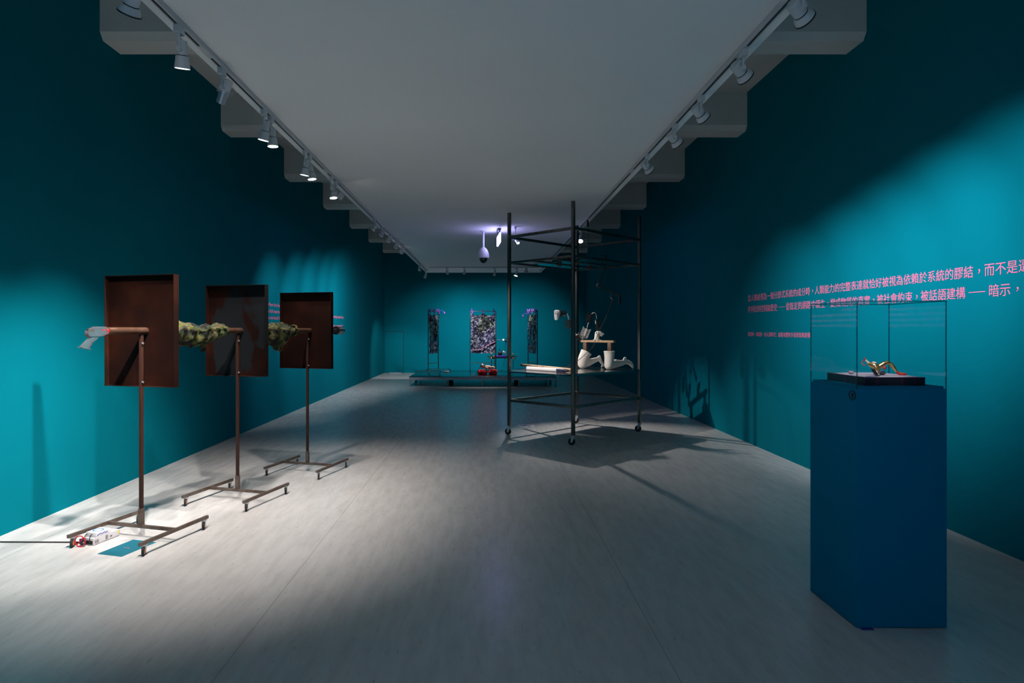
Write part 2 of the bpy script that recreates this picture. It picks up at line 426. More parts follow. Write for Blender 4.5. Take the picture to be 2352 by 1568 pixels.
def text_into(bm, body, size, mt, fit=None, off=0.0):
    """adds flat lettering (x right, y up) through matrix mt; fit = total width"""
    cu = bpy.data.curves.new('lettering', 'FONT')
    cu.body = body; cu.size = size; cu.extrude = 0.0006; cu.resolution_u = 3; cu.offset = off * size
    o = bpy.data.objects.new('lettering', cu); C.objects.link(o)
    dg = bpy.context.evaluated_depsgraph_get(); dg.update()
    me = bpy.data.meshes.new_from_object(o.evaluated_get(dg))
    bpy.data.objects.remove(o); bpy.data.curves.remove(cu)
    w = max((v.co.x for v in me.vertices), default=1.0)
    x0 = min((v.co.x for v in me.vertices), default=0.0)
    sx = fit / w if fit else 1.0
    me.transform(mt @ Matrix.Diagonal((sx, 1, 1, 1)))
    bm.from_mesh(me)
    bpy.data.meshes.remove(me)
    return w * sx

# ------------------------------------------------------------------ the room
XL, XR, YB, YF, ZT = -3.53, 3.48, 21.95, -5.0, 4.66
ZC = 3.28
def wall(name, c, d, m='teal'):
    return struct(MB().box(c, d).build(name, m))
wall('floor', ((XL + XR) / 2, (YB + YF) / 2, -0.05), (XR - XL + 0.4, YB - YF + 0.4, 0.1), 'floor')
wall('wall_left', (XL - 0.1, (YB + YF) / 2, ZT / 2), (0.2, YB - YF, ZT))
wall('wall_right', (XR + 0.1, (YB + YF) / 2, ZT / 2), (0.2, YB - YF, ZT))
wall('wall_back', ((XL + XR) / 2, YB + 0.1, ZT / 2), (XR - XL + 0.4, 0.2, ZT))
wall('wall_front', ((XL + XR) / 2, YF - 0.1, ZT / 2), (XR - XL + 0.4, 0.2, ZT))
wall('ceiling', ((XL + XR) / 2, (YB + YF) / 2, ZT + 0.1), (XR - XL + 0.4, YB - YF + 0.4, 0.2), 'concrete')
wall('ceiling_panel', ((-1.865 + 1.714) / 2, (19.7 + YF) / 2, ZC + 0.07), (1.865 + 1.714, 19.7 - YF, 0.14), 'ceil')
for k in range(-4, 7):
    y = 5.77 + 2.635 * k
    m = MB()
    poly = [(y, ZT), (y, 4.225), (y + 0.05, 4.16), (y + 0.33, 4.16), (y + 0.33, ZT)]
    a = [m.bm.verts.new((XL, yy, zz)) for yy, zz in poly]
    b = [m.bm.verts.new((XR, yy, zz)) for yy, zz in poly]
    for i in range(5):
        m.bm.faces.new((a[i], a[(i + 1) % 5], b[(i + 1) % 5], b[i]))
    m.bm.faces.new(a); m.bm.faces.new(b)
    struct(m.build('trim_%d' % (k + 5), 'concrete', smooth=False))
# flush hatch door in the back wall
d = struct(MB().box((-3.19, YB - 0.012, 0.72), (0.63, 0.024, 1.42), bev=0.004).build('door_1', 'teal'))
MB().box((-2.866, YB - 0.004, 0.72), (0.012, 0.010, 1.44)).box((-3.19, YB - 0.004, 1.436), (0.65, 0.010, 0.012)).build('door_gap', 'decal', d)
MB().box((-3.13, YB - 0.06, 0.008), (0.42, 0.06, 0.012)).build('threshold', 'psu', d)

# ------------------------------------------------------------------ lighting tracks
def track(label, p, q):
    t = thing('lighting_track', label, 'lighting track', p)
    v = V(q) - V(p)
    MB().bar((0, 0, -0.0175), v + V((0, 0, -0.0175)), 0.036, 0.035).build('rail_body', 'white', t)
    n = max(1, round(v.length / 3))
    sl = MB()
    for i in range(n):
        sl.bar(v * ((i + 0.03) / n) + V((0, 0, -0.0352)), v * ((i + 0.97) / n) + V((0, 0, -0.0352)), 0.014, 0.003)
    sl.build('contact_slot', 'black', t)
XTL, XTR, YT = -1.765, 1.61, 17.8
track('long white lighting track running along the left edge of the ceiling panel', (XTL, -2, ZC), (XTL, 18.9, ZC))
track('long white lighting track running along the right edge of the ceiling panel', (XTR, -2, ZC), (XTR, 18.9, ZC))
track('short white lighting track crossing the ceiling panel near the back wall', (-1.6, YT, ZC), (1.5, YT, ZC))

LM = {}
def lamp_meshes():
    LM['adapter'] = MB().box((0, 0, -0.022), (0.034, 0.075, 0.044), bev=0.004).mesh('adapter')
    LM['arm'] = MB().cyl((0, 0, -0.044), (0, 0, -0.135), 0.0085, n=12).cyl((0, -0.012, -0.13), (0, 0.014, -0.13), 0.015, n=16).mesh('arm')
    LM['par'] = MB().lathe([(0.0, 0.062), (0.006, 0.062), (0.006, 0.052), (0.025, 0.050), (0.028, 0.044), (0.028, -0.030), (0.0, -0.030)]).lathe([(0.0, -0.034), (0.034, -0.034), (0.037, -0.040), (0.038, -0.062), (0.0395, -0.064), (0.044, -0.103), (0.041, -0.103), (0.036, -0.090), (0.0, -0.088)]).mesh('housing')
    LM['par_ring'] = MB().lathe([(0.0, -0.029), (0.030, -0.029), (0.030, -0.035), (0.0, -0.035)]).mesh('band')
    LM['par_lens'] = MB().lathe([(0.0, -0.1015), (0.040, -0.1015), (0.040, -0.0985), (0.0, -0.0985)]).mesh('lens')
    LM['bell'] = MB().lathe([(0.0, 0.045), (0.034, 0.045), (0.040, 0.038), (0.040, -0.045), (0.0, -0.045)]).lathe([(0.0, -0.050), (0.042, -0.050), (0.050, -0.060), (0.058, -0.082), (0.060, -0.088), (0.0, -0.088)]).mesh('housing')
    LM['bell_ring'] = MB().lathe([(0.036, -0.044), (0.041, -0.044), (0.041, -0.051), (0.036, -0.051)]).lathe([(0.060, -0.088), (0.063, -0.088), (0.063, -0.096), (0.055, -0.096), (0.055, -0.088)]).mesh('band')
    LM['bell_lens'] = MB().lathe([(0.0, -0.0935), (0.0548, -0.0935), (0.0548, -0.0905), (0.0, -0.0905)]).mesh('lens')
    m = MB().lathe([(0.0, 0.060), (0.030, 0.060), (0.034, 0.055), (0.034, -0.01), (0.0, -0.01)])
    LM['profile'] = m.mesh('housing')
    m = MB().lathe([(0.0, -0.01), (0.030, -0.01), (0.030, -0.03), (0.033, -0.031), (0.033, -0.055), (0.030, -0.056), (0.030, -0.105), (0.024, -0.105), (0.024, -0.09), (0.0, -0.09)])
    m.box((0.04, 0, -0.022), (0.05, 0.004, 0.012)).box((-0.03, 0.012, -0.03), (0.03, 0.004, 0.016))
    LM['profile_ring'] = m.mesh('barrel')
    LM['profile_lens'] = MB().lathe([(0.0, -0.098), (0.0238, -0.098), (0.0238, -0.095), (0.0, -0.095)]).mesh('lens')
    for k, me in LM.items():
        if k.startswith('bell'): me.transform(Matrix.Diagonal((0.9, 0.9, 0.9, 1)))
lamp_meshes()

def lamp(x, y, target, label, group, kind='par', lit=True, power=60, size=50, blend=0.6, col=WARM, z=ZC - 0.035, drop=0.0, rz=0.0, show=True):
    t = thing('track_spotlight', label, 'spotlight', (x, y, z), 0, group)
    link('adapter', LM['adapter'], 'white', t).rotation_euler = (0, 0, rz)
    am = LM['arm']
    if drop or kind == 'bell':
        drop = drop - (0.025 if kind == 'bell' else 0)
        am = MB().cyl((0, 0, -0.044), (0, 0, -0.135 - drop), 0.0085, n=12).cyl((0, -0.012, -0.13 - drop), (0, 0.014, -0.13 - drop), 0.015, n=16).mesh('arm')
    link('arm', am, 'white', t)
    piv = V((0, 0.0, -0.13 - drop))
    off = {'par': 0.036, 'bell': 0.045, 'profile': 0.042}[kind]
    aim = (V(target) - (V((x, y, z)) + piv)).normalized()
    side = V((0, 1, 0)); side = (side - aim * side.dot(aim)).normalized()
    hp = piv + side * off
    q = aim.to_track_quat('-Z', 'Y')
    h = link('housing', LM[kind], 'white', t, hp); h.rotation_mode = 'QUATERNION'; h.rotation_quaternion = q
    b = link('barrel' if kind == 'profile' else 'band', LM[kind + '_ring'], 'black' if kind != 'profile' else 'zinc', t, hp); b.rotation_mode = 'QUATERNION'; b.rotation_quaternion = q
    key = kind + '_lens' + ('' if lit and show else '_off')
    if key not in LM: LM[key] = LM[kind + '_lens'].copy()
    l = link('lens', LM[key], 'lens' if (lit and show) else 'lensoff', t, hp); l.rotation_mode = 'QUATERNION'; l.rotation_quaternion = q
    if lit:
        ld = bpy.data.lights.new('lamp_light', 'SPOT')
        ld.energy = power; ld.color = col; ld.spot_size = R(size); ld.spot_blend = blend
        ld.shadow_soft_size = 0.03
        lo = bpy.data.objects.new('lamp_light', ld); C.objects.link(lo)
        lo.parent = t
        lo.location = hp + aim * 0.125
        lo.rotation_mode = 'QUATERNION'; lo.rotation_quaternion = q
    return t

GL, GR, GB = 'spotlights on the left track', 'spotlights on the right track', 'spotlights on the track near the back wall'
lamp(XTL, 3.10, (-3.5, 4.65, 0.10), 'white track spotlight nearest the camera on the left track, rim turned to the wall', GL, 'bell', power=600, size=54, blend=1.0, col=NEUT)
lamp(XTL, 3.63, (-2.1, 4.45, 0.0), 'white spotlight pointing down, second from the camera on the left track', GL, power=230, size=72, blend=1.0)
lamp(XTL, 4.22, (-3.5, 5.5, 0.15), 'spotlight with a dark metal barrel, third from the camera on the left track', GL, 'profile', power=430, size=56, blend=1.0, col=NEUT)
lamp(XTL, 5.02, (-2.45, 5.3, 0.0), 'left lamp of the first lit pair on the left track, by the nearest panel', GL, power=150, size=88, blend=1.0)
lamp(XTL, 5.18, (-1.6, 5.2, 0.0), 'right lamp of the first lit pair on the left track, lower in the photo', GL, power=100, size=80, blend=1.0)
lamp(XTL, 6.16, (-2.35, 6.4, 0.0), 'left lamp of the second lit pair on the left track', GL, power=115, size=84, blend=1.0)
lamp(XTL, 6.32, (-1.3, 6.3, 0.0), 'right lamp of the second lit pair on the left track', GL, power=66, size=78, blend=1.0)
lamp(XTL, 7.22, (-1.3, 6.9, 0.0), 'upper lamp of the third lit pair on the left track', GL, power=66, size=76, blend=1.0)
lamp(XTL, 7.42, (1.35, 9.25, 0.95), 'lower lamp of the third lit pair on the left track', GL, power=600, size=26, blend=0.8)
for k, y in enumerate((9.97, 10.67, 11.42, 12.35, 13.17)):
    lamp(XTL, y, (XL, y + (0.6, 1.5, 2.2, 2.8, 3.2)[k], 1.4), 'white spotlight turned to the left wall, %s of the row of five' % ('first', 'second', 'third', 'fourth', 'last')[k], GL, 'bell', power=(110, 190, 240, 270, 230)[k], size=74, blend=1.0, col=COOL, show=False)
lamp(XTL, 16.7, (-1.9, 20.0, 0.9), 'small dark spotlight near the far end of the left track', GL, power=0.01, lit=False)
lamp(XTL, 18.4, (-2.9, 20.9, 0.0), 'lit spotlight at the very end of the left track, a small white dot', GL, power=200, size=60, blend=0.6, col=NEUT, drop=0.03)
for k, y in enumerate((3.20, 3.95, 4.72, 5.37, 6.29)):
    lamp(XTR, y, (XR, y + 1.05, (1.92, 1.82, 1.68, 1.55, 1.45)[k]), 'white bell-shaped spotlight facing the right wall, %s' % ('nearest the camera', 'second from the camera', 'middle of the row of five', 'fourth from the camera', 'farthest of the row of five')[k], GR, 'bell', power=(235, 215, 165, 120, 80)[k], size=60, blend=1.0, col=COOL, show=False)
lamp(XTR, 2.42, (2.085, 3.36, 1.26), 'spotlight just above the frame on the right track, aimed into the glass case', GR, 'par', power=170, size=11, blend=0.5, col=NEUT)
lamp(XTR + 0.03, 10.87, (1.1, 8.0, 0.0), 'lit spotlight facing the camera on the right track, above the steel frame', GR, power=22, size=50, blend=0.9)
for k, (x, y, tx, ty) in enumerate(((XTL, -1.2, -1.3, -3.2), (XTR, -1.2, 1.3, -3.0))):  # unseen bluish fill added to lift the foreground by bounce
    lamp(x, y, (tx, ty, 0.0), 'spotlight behind the camera on the %s track, lighting the near end of the room' % ('left', 'right')[k], 'spotlights behind the camera', 'par', power=(1250, 1250)[k], size=100, blend=1.0, col=(0.52, 0.76, 1.0))
for k, (x, tgt) in enumerate(((-1.09, (-0.1, YB, 1.1)), (-0.61, (-1.4, YB, 1.1)), (0.25, (-0.02, 18.5, 0.9)))):
    lamp(x, YT, tgt, 'small spotlight turned toward the back wall, %s on the back track' % ('leftmost', 'second from the left', 'beside the frame post')[k], GB, 'par', power=(390, 340, 330)[k], size=(60, 60, 72)[k], blend=1.0, col=COOL, show=False, rz=R(90))
lamp(0.87, YT, (0.05, 17.25, 0.3), 'lit spotlight with a bright lens on the back track, right of the frame post', GB, 'bell', power=170, size=44, blend=0.8, rz=R(90), drop=0.03)
lamp(1.14, YT, (1.3, YB, 1.1), 'dark-faced spotlight at the right end of the back track', GB, 'bell', power=300, size=64, blend=1.0, col=COOL, show=False, rz=R(90))
lamp(0.51, 10.9, (1.75, 8.75, 0.4), 'spotlight with a metal barrel hanging from the ceiling behind the steel frame post', 'ceiling spotlight behind the steel frame', 'profile', power=300, size=60, blend=0.7, col=NEUT, z=ZC, drop=0.06)

# ------------------------------------------------------------------ wall lettering
def mat_right(d, z):   # on the right wall, reading away to near
    return Matrix(((0, 0, -1, XR - 0.002), (-1, 0, 0, d), (0, 1, 0, z), (0, 0, 0, 1)))
def mat_left(d, z):
    return Matrix(((0, 0, 1, XL + 0.002), (1, 0, 0, d), (0, 1, 0, z), (0, 0, 0, 1)))

def cjk_line(segs, d0, z, em, name, parent):
    m = MB(); x = 0.0
    for sg in segs:
        if sg == '--':
            m.box((XR - 0.0015, d0 - x - 1.1 * em, z + 0.36 * em), (0.0012, 1.6 * em, 0.055 * em))
            x += 2.2 * em
        else:
            fw = (len(sg) - 0.04) * em
            for piece in sg.replace('，', '\n，\n').split('\n'):
                if piece == '，':
                    text_into(m.bm, piece, em, mat_right(d0 - x - 0.30 * em, z + 0.27 * em))
                elif piece:
                    text_into(m.bm, piece, em, mat_right(d0 - x, z))
                x += len(piece) * em
    return m.build(name, 'pink', parent, smooth=False)
EM = 0.0946
q = thing('wall_lettering', 'two long lines of large pink Chinese characters on the bright right wall', 'lettering', (0, 0, 0))
cjk_line(['當人類被視為一個分部式系統的成分時，人類能力的完整表達就恰好被視為依賴於系統的膠結，而不是遭'], 8.38, 1.88, EM, 'text_line', q)
cjk_line(['序列化的控制論歷史', '--', '從既定的網路中誕生，變成物質的真實，被社會約束，被話語建構', '--', '暗示，'], 8.38, 1.733, EM, 'text_line', q)
q = thing('wall_lettering', 'short line of small pink Chinese characters low on the right wall', 'lettering', (0, 0, 0))
cjk_line(['凱瑟琳・海爾斯，後人類時代：虛擬身體的多重想像與建構'], 8.38, 1.418, 0.062, 'text_line', q)
q = thing('wall_lettering', 'four pink English text lines on the left wall behind the farthest rusty panels', 'lettering', (0, 0, 0))
for i, (t, w) in enumerate((('"When the human is seen as part of a distributed system,', 2.75),
                            ('the full expression of human capability can be seen precisely to depend on the splice rather than being imperiled by it.', 5.55),
                            ('the seriated history of cybernetics - emerging from networks at once materially real,', 4.2),
                            ('socially regulated, and discursively constructed - suggests, for similar reasons, that virtual bodies are everywhere "', 5.45))):
    m = MB()
    text_into(m.bm, t, 0.088, mat_left(10.13, 1.885 - 0.107 * i), fit=w)
    m.build('text_line', 'pink', q, smooth=False)

# ------------------------------------------------------------------ caster builder
def caster(parent, x, y, ztop, r, w, core, trail=0.0, rz=0.0, tyre='blacksoft'):
    c = MB()
    c.box((0, 0, ztop - 0.002), (w * 2.2, w * 2.2, 0.004))
    c.cyl((0, 0, ztop - 0.004), (0, 0, ztop - 0.012), w * 0.8, n=14)
    for s in (-1, 1):
        c.prism([(-w * 0.9, ztop - 0.011), (w * 0.9, ztop - 0.011), (trail + w * 0.45, r * 0.8), (trail - w * 0.45, r * 0.8)], s * w * 0.62 - 0.0012, s * w * 0.62 + 0.0012)
    c.box((0, 0, ztop - 0.013), (w * 1.8, w * 1.3, 0.003))
    c = c.build('caster', 'zinc', parent)
    c.location = (x, y, 0); c.rotation_euler = (0, 0, rz)
    prof = [(r * 0.62, -w * 0.42), (r * 0.9, -w * 0.42), (r, -w * 0.25), (r, w * 0.25), (r * 0.9, w * 0.42), (r * 0.62, w * 0.42), (r * 0.62, -w * 0.42)]
    mt = Matrix.Translation((trail, 0, r)) @ Matrix.Rotation(R(90), 4, 'X')
    MB().lathe(prof, 22, mt).build('wheel', tyre, c)
    MB().lathe([(0, -w * 0.46), (r * 0.63, -w * 0.44), (r * 0.63, w * 0.44), (0, w * 0.46)], 22, mt).build('wheel_core', core, c)
    return c

# ------------------------------------------------------------------ rusty panel stands
PHI = R(-15.5)
PZ = 1.492
def stand(loc, label, plate, front, back):
    t = thing('panel_stand', label, 'panel stand', (*loc, 0), PHI, 'rusty panels on wheeled stands')
    for sx in (-1, 1):
        x = sx * 0.30
        MB().bar((x, -0.325, 0.0815), (x, 0.325, 0.0815), 0.021, 0.022).build('base_rail', 'rawtube', t)
        for sy in (-1, 1):
            caster(t, x, sy * 0.285, 0.070, 0.0305, 0.019, 'orange', trail=0.012, rz=R(-60), tyre='blacksoft')
    MB().bar((-0.2895, 0, 0.0815), (0.2895, 0, 0.0815), 0.021, 0.022).build('crossbar', 'rawtube', t)
    MB().box((0, 0, 0.15), (0.030, 0.030, 0.12)).cyl((0.0, -0.022, 0.19), (0, 0.022, 0.19), 0.006, n=8).build('pole_socket', 'rawtube', t)
    MB().box((0, 0, (0.21 + PZ - 0.02) / 2), (0.023, 0.023, PZ - 0.02 - 0.21), bev=0.003).build('pole', 'rustpole', t)
    # tray-shaped panel opening to the front
    w, h, dp, th = 0.614, 0.81, 0.05, 0.003
    cx, y0, y1 = -0.035, 0.02, 0.050
    p = MB().box((cx, y1, PZ), (w, th, h))
    for s in (-1, 1):
        p.box((cx + s * (w / 2 - th / 2), (y0 + y1) / 2, PZ), (th, dp, h))
        p.box((cx, (y0 + y1) / 2, PZ + s * (h / 2 - th / 2)), (w - 2 * th, dp, th))
        p.box((cx + s * (w / 2 - 0.003), y0, PZ), (0.006, th, h))
    p.build('tray_panel', plate, t)
    MB().cyl((0.0, -front, PZ), (0, 0.047, PZ), 0.0255, n=28).build('front_pipe', 'copper', t)
    if back:
        MB().cyl((0, 0.053, PZ), (0, back, PZ), 0.022, n=24).build('rear_pipe', 'black', t)
    b = MB()
    for zz in (PZ - 0.09, PZ - 0.37):
        b.cyl((0.022, -0.004, zz), (0.013, -0.004, zz), 0.007, n=10)
    b.build('bolts', 'zinc', t)
    return t
SP = [(-2.489, 4.559), (-2.197, 5.585), (-1.894, 6.701)]
stand(SP[0], 'nearest rusty tray panel on a wheeled stand, clear pistol grip on its pipe', 'rust_a', 0.29, 0.0)
stand(SP[1], 'middle rusty panel with bare grey patches on a wheeled stand', 'rust_b', 0.97, 0.0)
stand(SP[2], 'farthest rusty panel on a wheeled stand, chrome knob behind it', 'rust_a', 1.04, 0.60)

# camouflage sleeves wrapped on the pipes of the second and third stands
def sleeve(loc, L0, L1, sag, seed, label):
    t = thing('camouflage_sleeve', label, 'cloth sleeve', (*loc, PZ), PHI, 'camouflage sleeves on the pipes')
    m = MB(); n, k = 56, 110; rings = []
    for i in range(k + 1):
        f = i / k; y = -(L0 + (L1 - L0) * f)
        base = 0.030 + 0.036 * min(1, f * 3.2) + 0.012 * math.sin(f * 9 + seed)
        ring = []
        for j in range(n):
            a = j * 2 * math.pi / n
            fold = 0.006 * math.sin(2 * a + f * 30 + seed) + 0.004 * math.sin(4 * a - f * 47 + seed * 2)
            fold += 0.020 * noise.noise(V((math.cos(a) * 1.3 + seed, math.sin(a) * 1.3, f * 8))) + 0.007 * noise.noise(V((math.cos(a) * 4 + seed, math.sin(a) * 4, f * 30)))
            fold += 0.010 * (abs(math.sin(a * 0.5 + f * 17 + seed)) ** 6)
            r = base + fold * min(1, 0.3 + f * 3)
            x = r * math.cos(a); zz = r * math.sin(a)
            down = max(0, -math.sin(a)) ** 1.8
            zz -= down * sag * (0.75 * math.exp(-((f - 0.40) / 0.22) ** 2) + 0.5 * math.exp(-((f - 0.80) / 0.2) ** 2)) * (1 + 0.18 * math.sin(f * 38 + seed))
            zz -= 0.012 * min(1, f * 2)
            ring.append(m.bm.verts.new((x, y, zz)))
        rings.append(ring)
    for A, B in zip(rings, rings[1:]):
        for j in range(n):
            m.bm.faces.new((A[j], A[(j + 1) % n], B[(j + 1) % n], B[j]))
    o = m.build('sleeve_body', 'camo', t, angle=80)
    # loose collar flap near the pipe end
    fl = MB(); pts = []
    for i in range(13):
        a = R(-100 + i * 20)
        pts.append((0.05 * math.cos(a) * (1 + 0.12 * math.sin(i * 2.1 + seed)), -(L0 + 0.05 + 0.012 * math.sin(i * 1.3)), 0.05 * math.sin(a)))
    fl.tube(pts, 0.011, 8).build('collar_fold', 'camo', t)
    hem = MB().prism([(-0.03, -0.05), (0.035, -0.05), (0.03, -0.095), (0.006, -0.07 - sag * 1.35), (-0.02, -0.085)], -(L0 + (L1 - L0) * 0.33), -(L0 + (L1 - L0) * 0.40))
    hem.build('hanging_flap', 'camo', t)
    return t
sleeve(SP[1], 0.17, 0.93, 0.075, 1.3, 'camouflage cloth sleeve on the pipe between the nearest and middle rusty panels')
sleeve(SP[2], 0.22, 1.00, 0.10, 4.1, 'camouflage cloth sleeve on the pipe between the middle and farthest rusty panels')

# clear pistol grip plugged into the first pipe
t = thing('pistol_grip', 'clear plastic pistol-like grip on the end of the nearest pipe', 'plastic grip', (*SP[0], PZ), PHI)
mt = Matrix.Rotation(R(90), 4, 'Z')
def yz(poly, x0, x1):
    m = MB()
    a = [m.bm.verts.new((x0, y, z)) for y, z in poly]; b = [m.bm.verts.new((x1, y, z)) for y, z in poly]
    n = len(poly)
    for i in range(n): m.bm.faces.new((a[i], a[(i + 1) % n], b[(i + 1) % n], b[i]))
    m.bm.faces.new(a); m.bm.faces.new(b); return m
m = yz([(-0.291, 0.020), (-0.31, 0.024), (-0.405, 0.024), (-0.412, 0.017), (-0.438, 0.014), (-0.450, -0.002), (-0.452, -0.022), (-0.440, -0.040), (-0.345, -0.038), (-0.325, -0.026), (-0.291, -0.020)], -0.017, 0.017)
bmesh.ops.bevel(m.bm, geom=m.bm.edges[:], offset=0.003, segments=2, affect='EDGES')
m.build('grip_body', 'clear', t)
m = yz([(-0.375, -0.039), (-0.425, -0.039), (-0.500, -0.105), (-0.440, -0.118), (-0.415, -0.070), (-0.385, -0.052), (-0.366, -0.046)], -0.014, 0.014)
bmesh.ops.bevel(m.bm, geom=m.bm.edges[:], offset=0.004, segments=2, affect='EDGES')
m.bar((0, -0.504, -0.104), (0, -0.432, -0.121), 0.034, 0.008, bev=0.002)
m.build('grip_handle', 'clear', t)
m = MB()
for i in range(9): m.box((0, -0.31 - i * 0.0105, 0.026), (0.02, 0.005, 0.006))
m.build('top_ribs', 'clear', t)
MB().cyl((0, -0.446, 0.004), (0, -0.40, 0.004), 0.009, n=14).build('bore', 'black', t)
m = MB()
for i in range(4): m.cyl((-0.018, -0.305 - i * 0.012, 0.006), (0.018, -0.305 - i * 0.012, 0.006), 0.003, n=8)
m.cyl((0, -0.30, 0), (0, -0.291, 0), 0.019, n=16).build('screws', 'red', t)

# chrome knob at the far end of the third pipe
t = thing('chrome_knob', 'black-flanged chrome knob sticking out behind the farthest rusty panel', 'knob', (*SP[2], PZ), PHI)
MB().lathe([(0, 0.602), (0.030, 0.602), (0.047, 0.606), (0.050, 0.612), (0.040, 0.622), (0.022, 0.628), (0, 0.628)], 28, Matrix.Rotation(R(-90), 4, 'X')).build('flange', 'black', t)
MB().lathe([(0.0, 0.626), (0.030, 0.626), (0.032, 0.65), (0.040, 0.68), (0.046, 0.70), (0.047, 0.735), (0.040, 0.75), (0, 0.752)], 28, Matrix.Rotation(R(-90), 4, 'X')).build('knob_body', 'chrome', t)

# ------------------------------------------------------------------ things on the floor by the first stand
pu = thing('power_supply', 'pale perforated metal power supply on the floor under the nearest stand', 'power supply', (-2.745, 4.503, 0), PHI)
m = MB().box((0, 0, 0.026), (0.105, 0.222, 0.048), bev=0.002)
m.build('case', 'psu', pu)
m = MB()
for i in range(5): m.box((0.0530, -0.098 + i * 0.007, 0.024), (0.001, 0.0025, 0.022))
for i in range(3): m.box((0.0530, -0.010 + i * 0.007, 0.028), (0.001, 0.003, 0.030))
m.box((0.0530, 0.035, 0.024), (0.001, 0.016, 0.007))
m.build('vent_slots', 'black', pu)
MB().box((0, -0.1115, 0.02), (0.09, 0.004, 0.026)).build('terminal_block', 'black', pu)
MB().box((0.0532, 0.100, 0.035), (0.001, 0.010, 0.018)).build('warning_sticker', 'yellow', pu, )
m = MB()
for i in range(12): m.box((0.0531, -0.09 + i * 0.0165, 0.006), (0.001, 0.006, 0.004))
m.build('perforation', 'black', pu)
ub = thing('adapter_box', 'small white box with a blue ring printed on top, lying on the power supply', 'box', (-2.748, 4.475, 0.0505), PHI)
MB().box((0, 0, 0.016), (0.088, 0.118, 0.030), bev=0.002).build('case', 'paper', ub)
MB().lathe([(0.026, 0.0312), (0.036, 0.0312), (0.036, 0.0322), (0.026, 0.0322), (0.026, 0.0312)], 32).build('blue_ring', 'blue', ub)
m = MB()
for i in range(8): m.box((0.0445, -0.045 + i * 0.011, 0.012 + 0.003 * (i % 3)), (0.0008, 0.007, 0.008))
m.build('printed_lines', 'ink', ub)
for s in (-0.024, 0.02):
    cb = MB().tube(catmull([(-0.01 + s, -0.056, 0.018), (-0.01 + s, -0.075, 0.012), (0.0 + s, -0.088, -0.02), (0.005 + s, -0.091, -0.03)], 5), 0.003, 8)
    cb.build('lead', 'black', ub)
t = thing('prohibition_sign', 'small red ring-and-slash sign standing in front of the power supply', 'sign', (-2.80, 4.355, 0), R(-6))
m = MB().tube([(0.037 * math.cos(a * 2 * math.pi / 40), 0, 0.0405 + 0.037 * math.sin(a * 2 * math.pi / 40)) for a in range(40)], 0.0035, 8, True)
m.bar((-0.025, 0, 0.0155), (0.025, 0, 0.0655), 0.004, 0.006).build('ring', 'red', t)
m = MB().box((0.006, 0.02, 0.030), (0.03, 0.018, 0.046), bev=0.003).cyl((-0.012, 0.02, 0.016), (-0.012, 0.02, 0.05), 0.008, n=12)
m.build('plug', 'navy', t)
MB().box((0.017, 0.010, 0.03), (0.006, 0.003, 0.008)).build('yellow_mark', 'yellow', t)
m = MB().tube(catmull([(-3.50, 4.45, 0.006), (-3.2, 4.447, 0.005), (-2.98, 4.445, 0.005), (-2.86, 4.44, 0.006), (-2.82, 4.40, 0.008)], 8), 0.0045, 8)
tag(m.build('power_cable', 'black'), 'black power cable running along the floor from the left edge to the nearest stand', 'cable')
t = thing('floor_card', 'teal information card lying flat on the floor under the nearest stand', 'card', (-2.4635, 4.34, 0), PHI)
MB().box((0, 0, 0.0012), (0.2, 0.297, 0.0016)).build('card_sheet', 'card', t)
m = MB(); text_into(m.bm, 'human machine', 0.010, Matrix.Translation((-0.03, -0.005, 0.0024)), fit=0.055); m.build('printed_title', 'pink', t, smooth=False)

# ------------------------------------------------------------------ steel frame on wheels
TH = math.atan2(-0.717, 0.697)
LU, LV = 1.147, 1.571
fr = thing('steel_frame', 'tall open steel frame on wheels with a metal shelf at table height', 'steel frame', (0.334, 9.018, 0), TH)
PT, HW = 3.17, 0.02
for (x, y) in ((0, 0), (LU, 0), (0, LV), (LU, LV)):
    MB().box((x, y, (0.13 + PT) / 2), (0.04, 0.04, PT - 0.13), bev=0.003).build('post', 'steel', fr)
    caster(fr, x, y, 0.13, 0.047, 0.026, 'blacksoft', trail=0.02, rz=R(200))
def rail(p, q, w=0.03, m='steel'):
    MB().bar(p, q, w, w, bev=0.002).build('rail', m, fr)
for z, w in ((2.82, 0.036), (2.455, 0.03), (0.493, 0.036)):
    rail((HW, 0, z), (LU - HW, 0, z), w); rail((HW, LV, z), (LU - HW, LV, z), w)
    rail((0, HW, z), (0, LV - HW, z), w); rail((LU, HW, z), (LU, LV - HW, z), w)
for f in (0.36, 0.68):
    rail((LU * f, 0.016, 2.455), (LU * f, LV - 0.016, 2.455), 0.03)
MB().box((LU / 2, 0.95, 2.454), (LU - 0.05, 1.15, 0.004)).build('upper_sheet', 'mirror', fr)
for (f, y) in ((0.36, 0.62), (0.36, 1.36), (0.68, 0.55)):
    MB().box((LU * f, y, 2.455), (0.05, 0.06, 0.07), bev=0.004).build('clamp_block', 'walnut', fr)
for (x, y) in ((0, LV), (LU, LV)):
    for z in (2.82, 0.493, 2.455):
        MB().box((x, y, z), (0.052, 0.052, 0.05), bev=0.004).build('corner_joint', 'rawtube', fr)
tt = MB().box((LU / 2, LV / 2 + 0.02, 0.905), (LU - 0.045, LV + 0.06, 0.028))
for s in (0.0, LU):
    tt.box((s, LV / 2, 0.905), (0.03, LV - 0.045, 0.028))
tt.build('shelf_top', 'sheet', fr)
sh = MB().box((LU / 2 + 0.005, 0.27, 0.9215), (LU - 0.05, 0.92, 0.004)).build('metal_sheet', 'sheet')
sh.location = (0.334, 9.018, 0); sh.rotation_euler = (0, 0, TH)
tag(sh, 'loose metal sheet on the steel frame shelf, jutting out at its left edge', 'metal sheet')

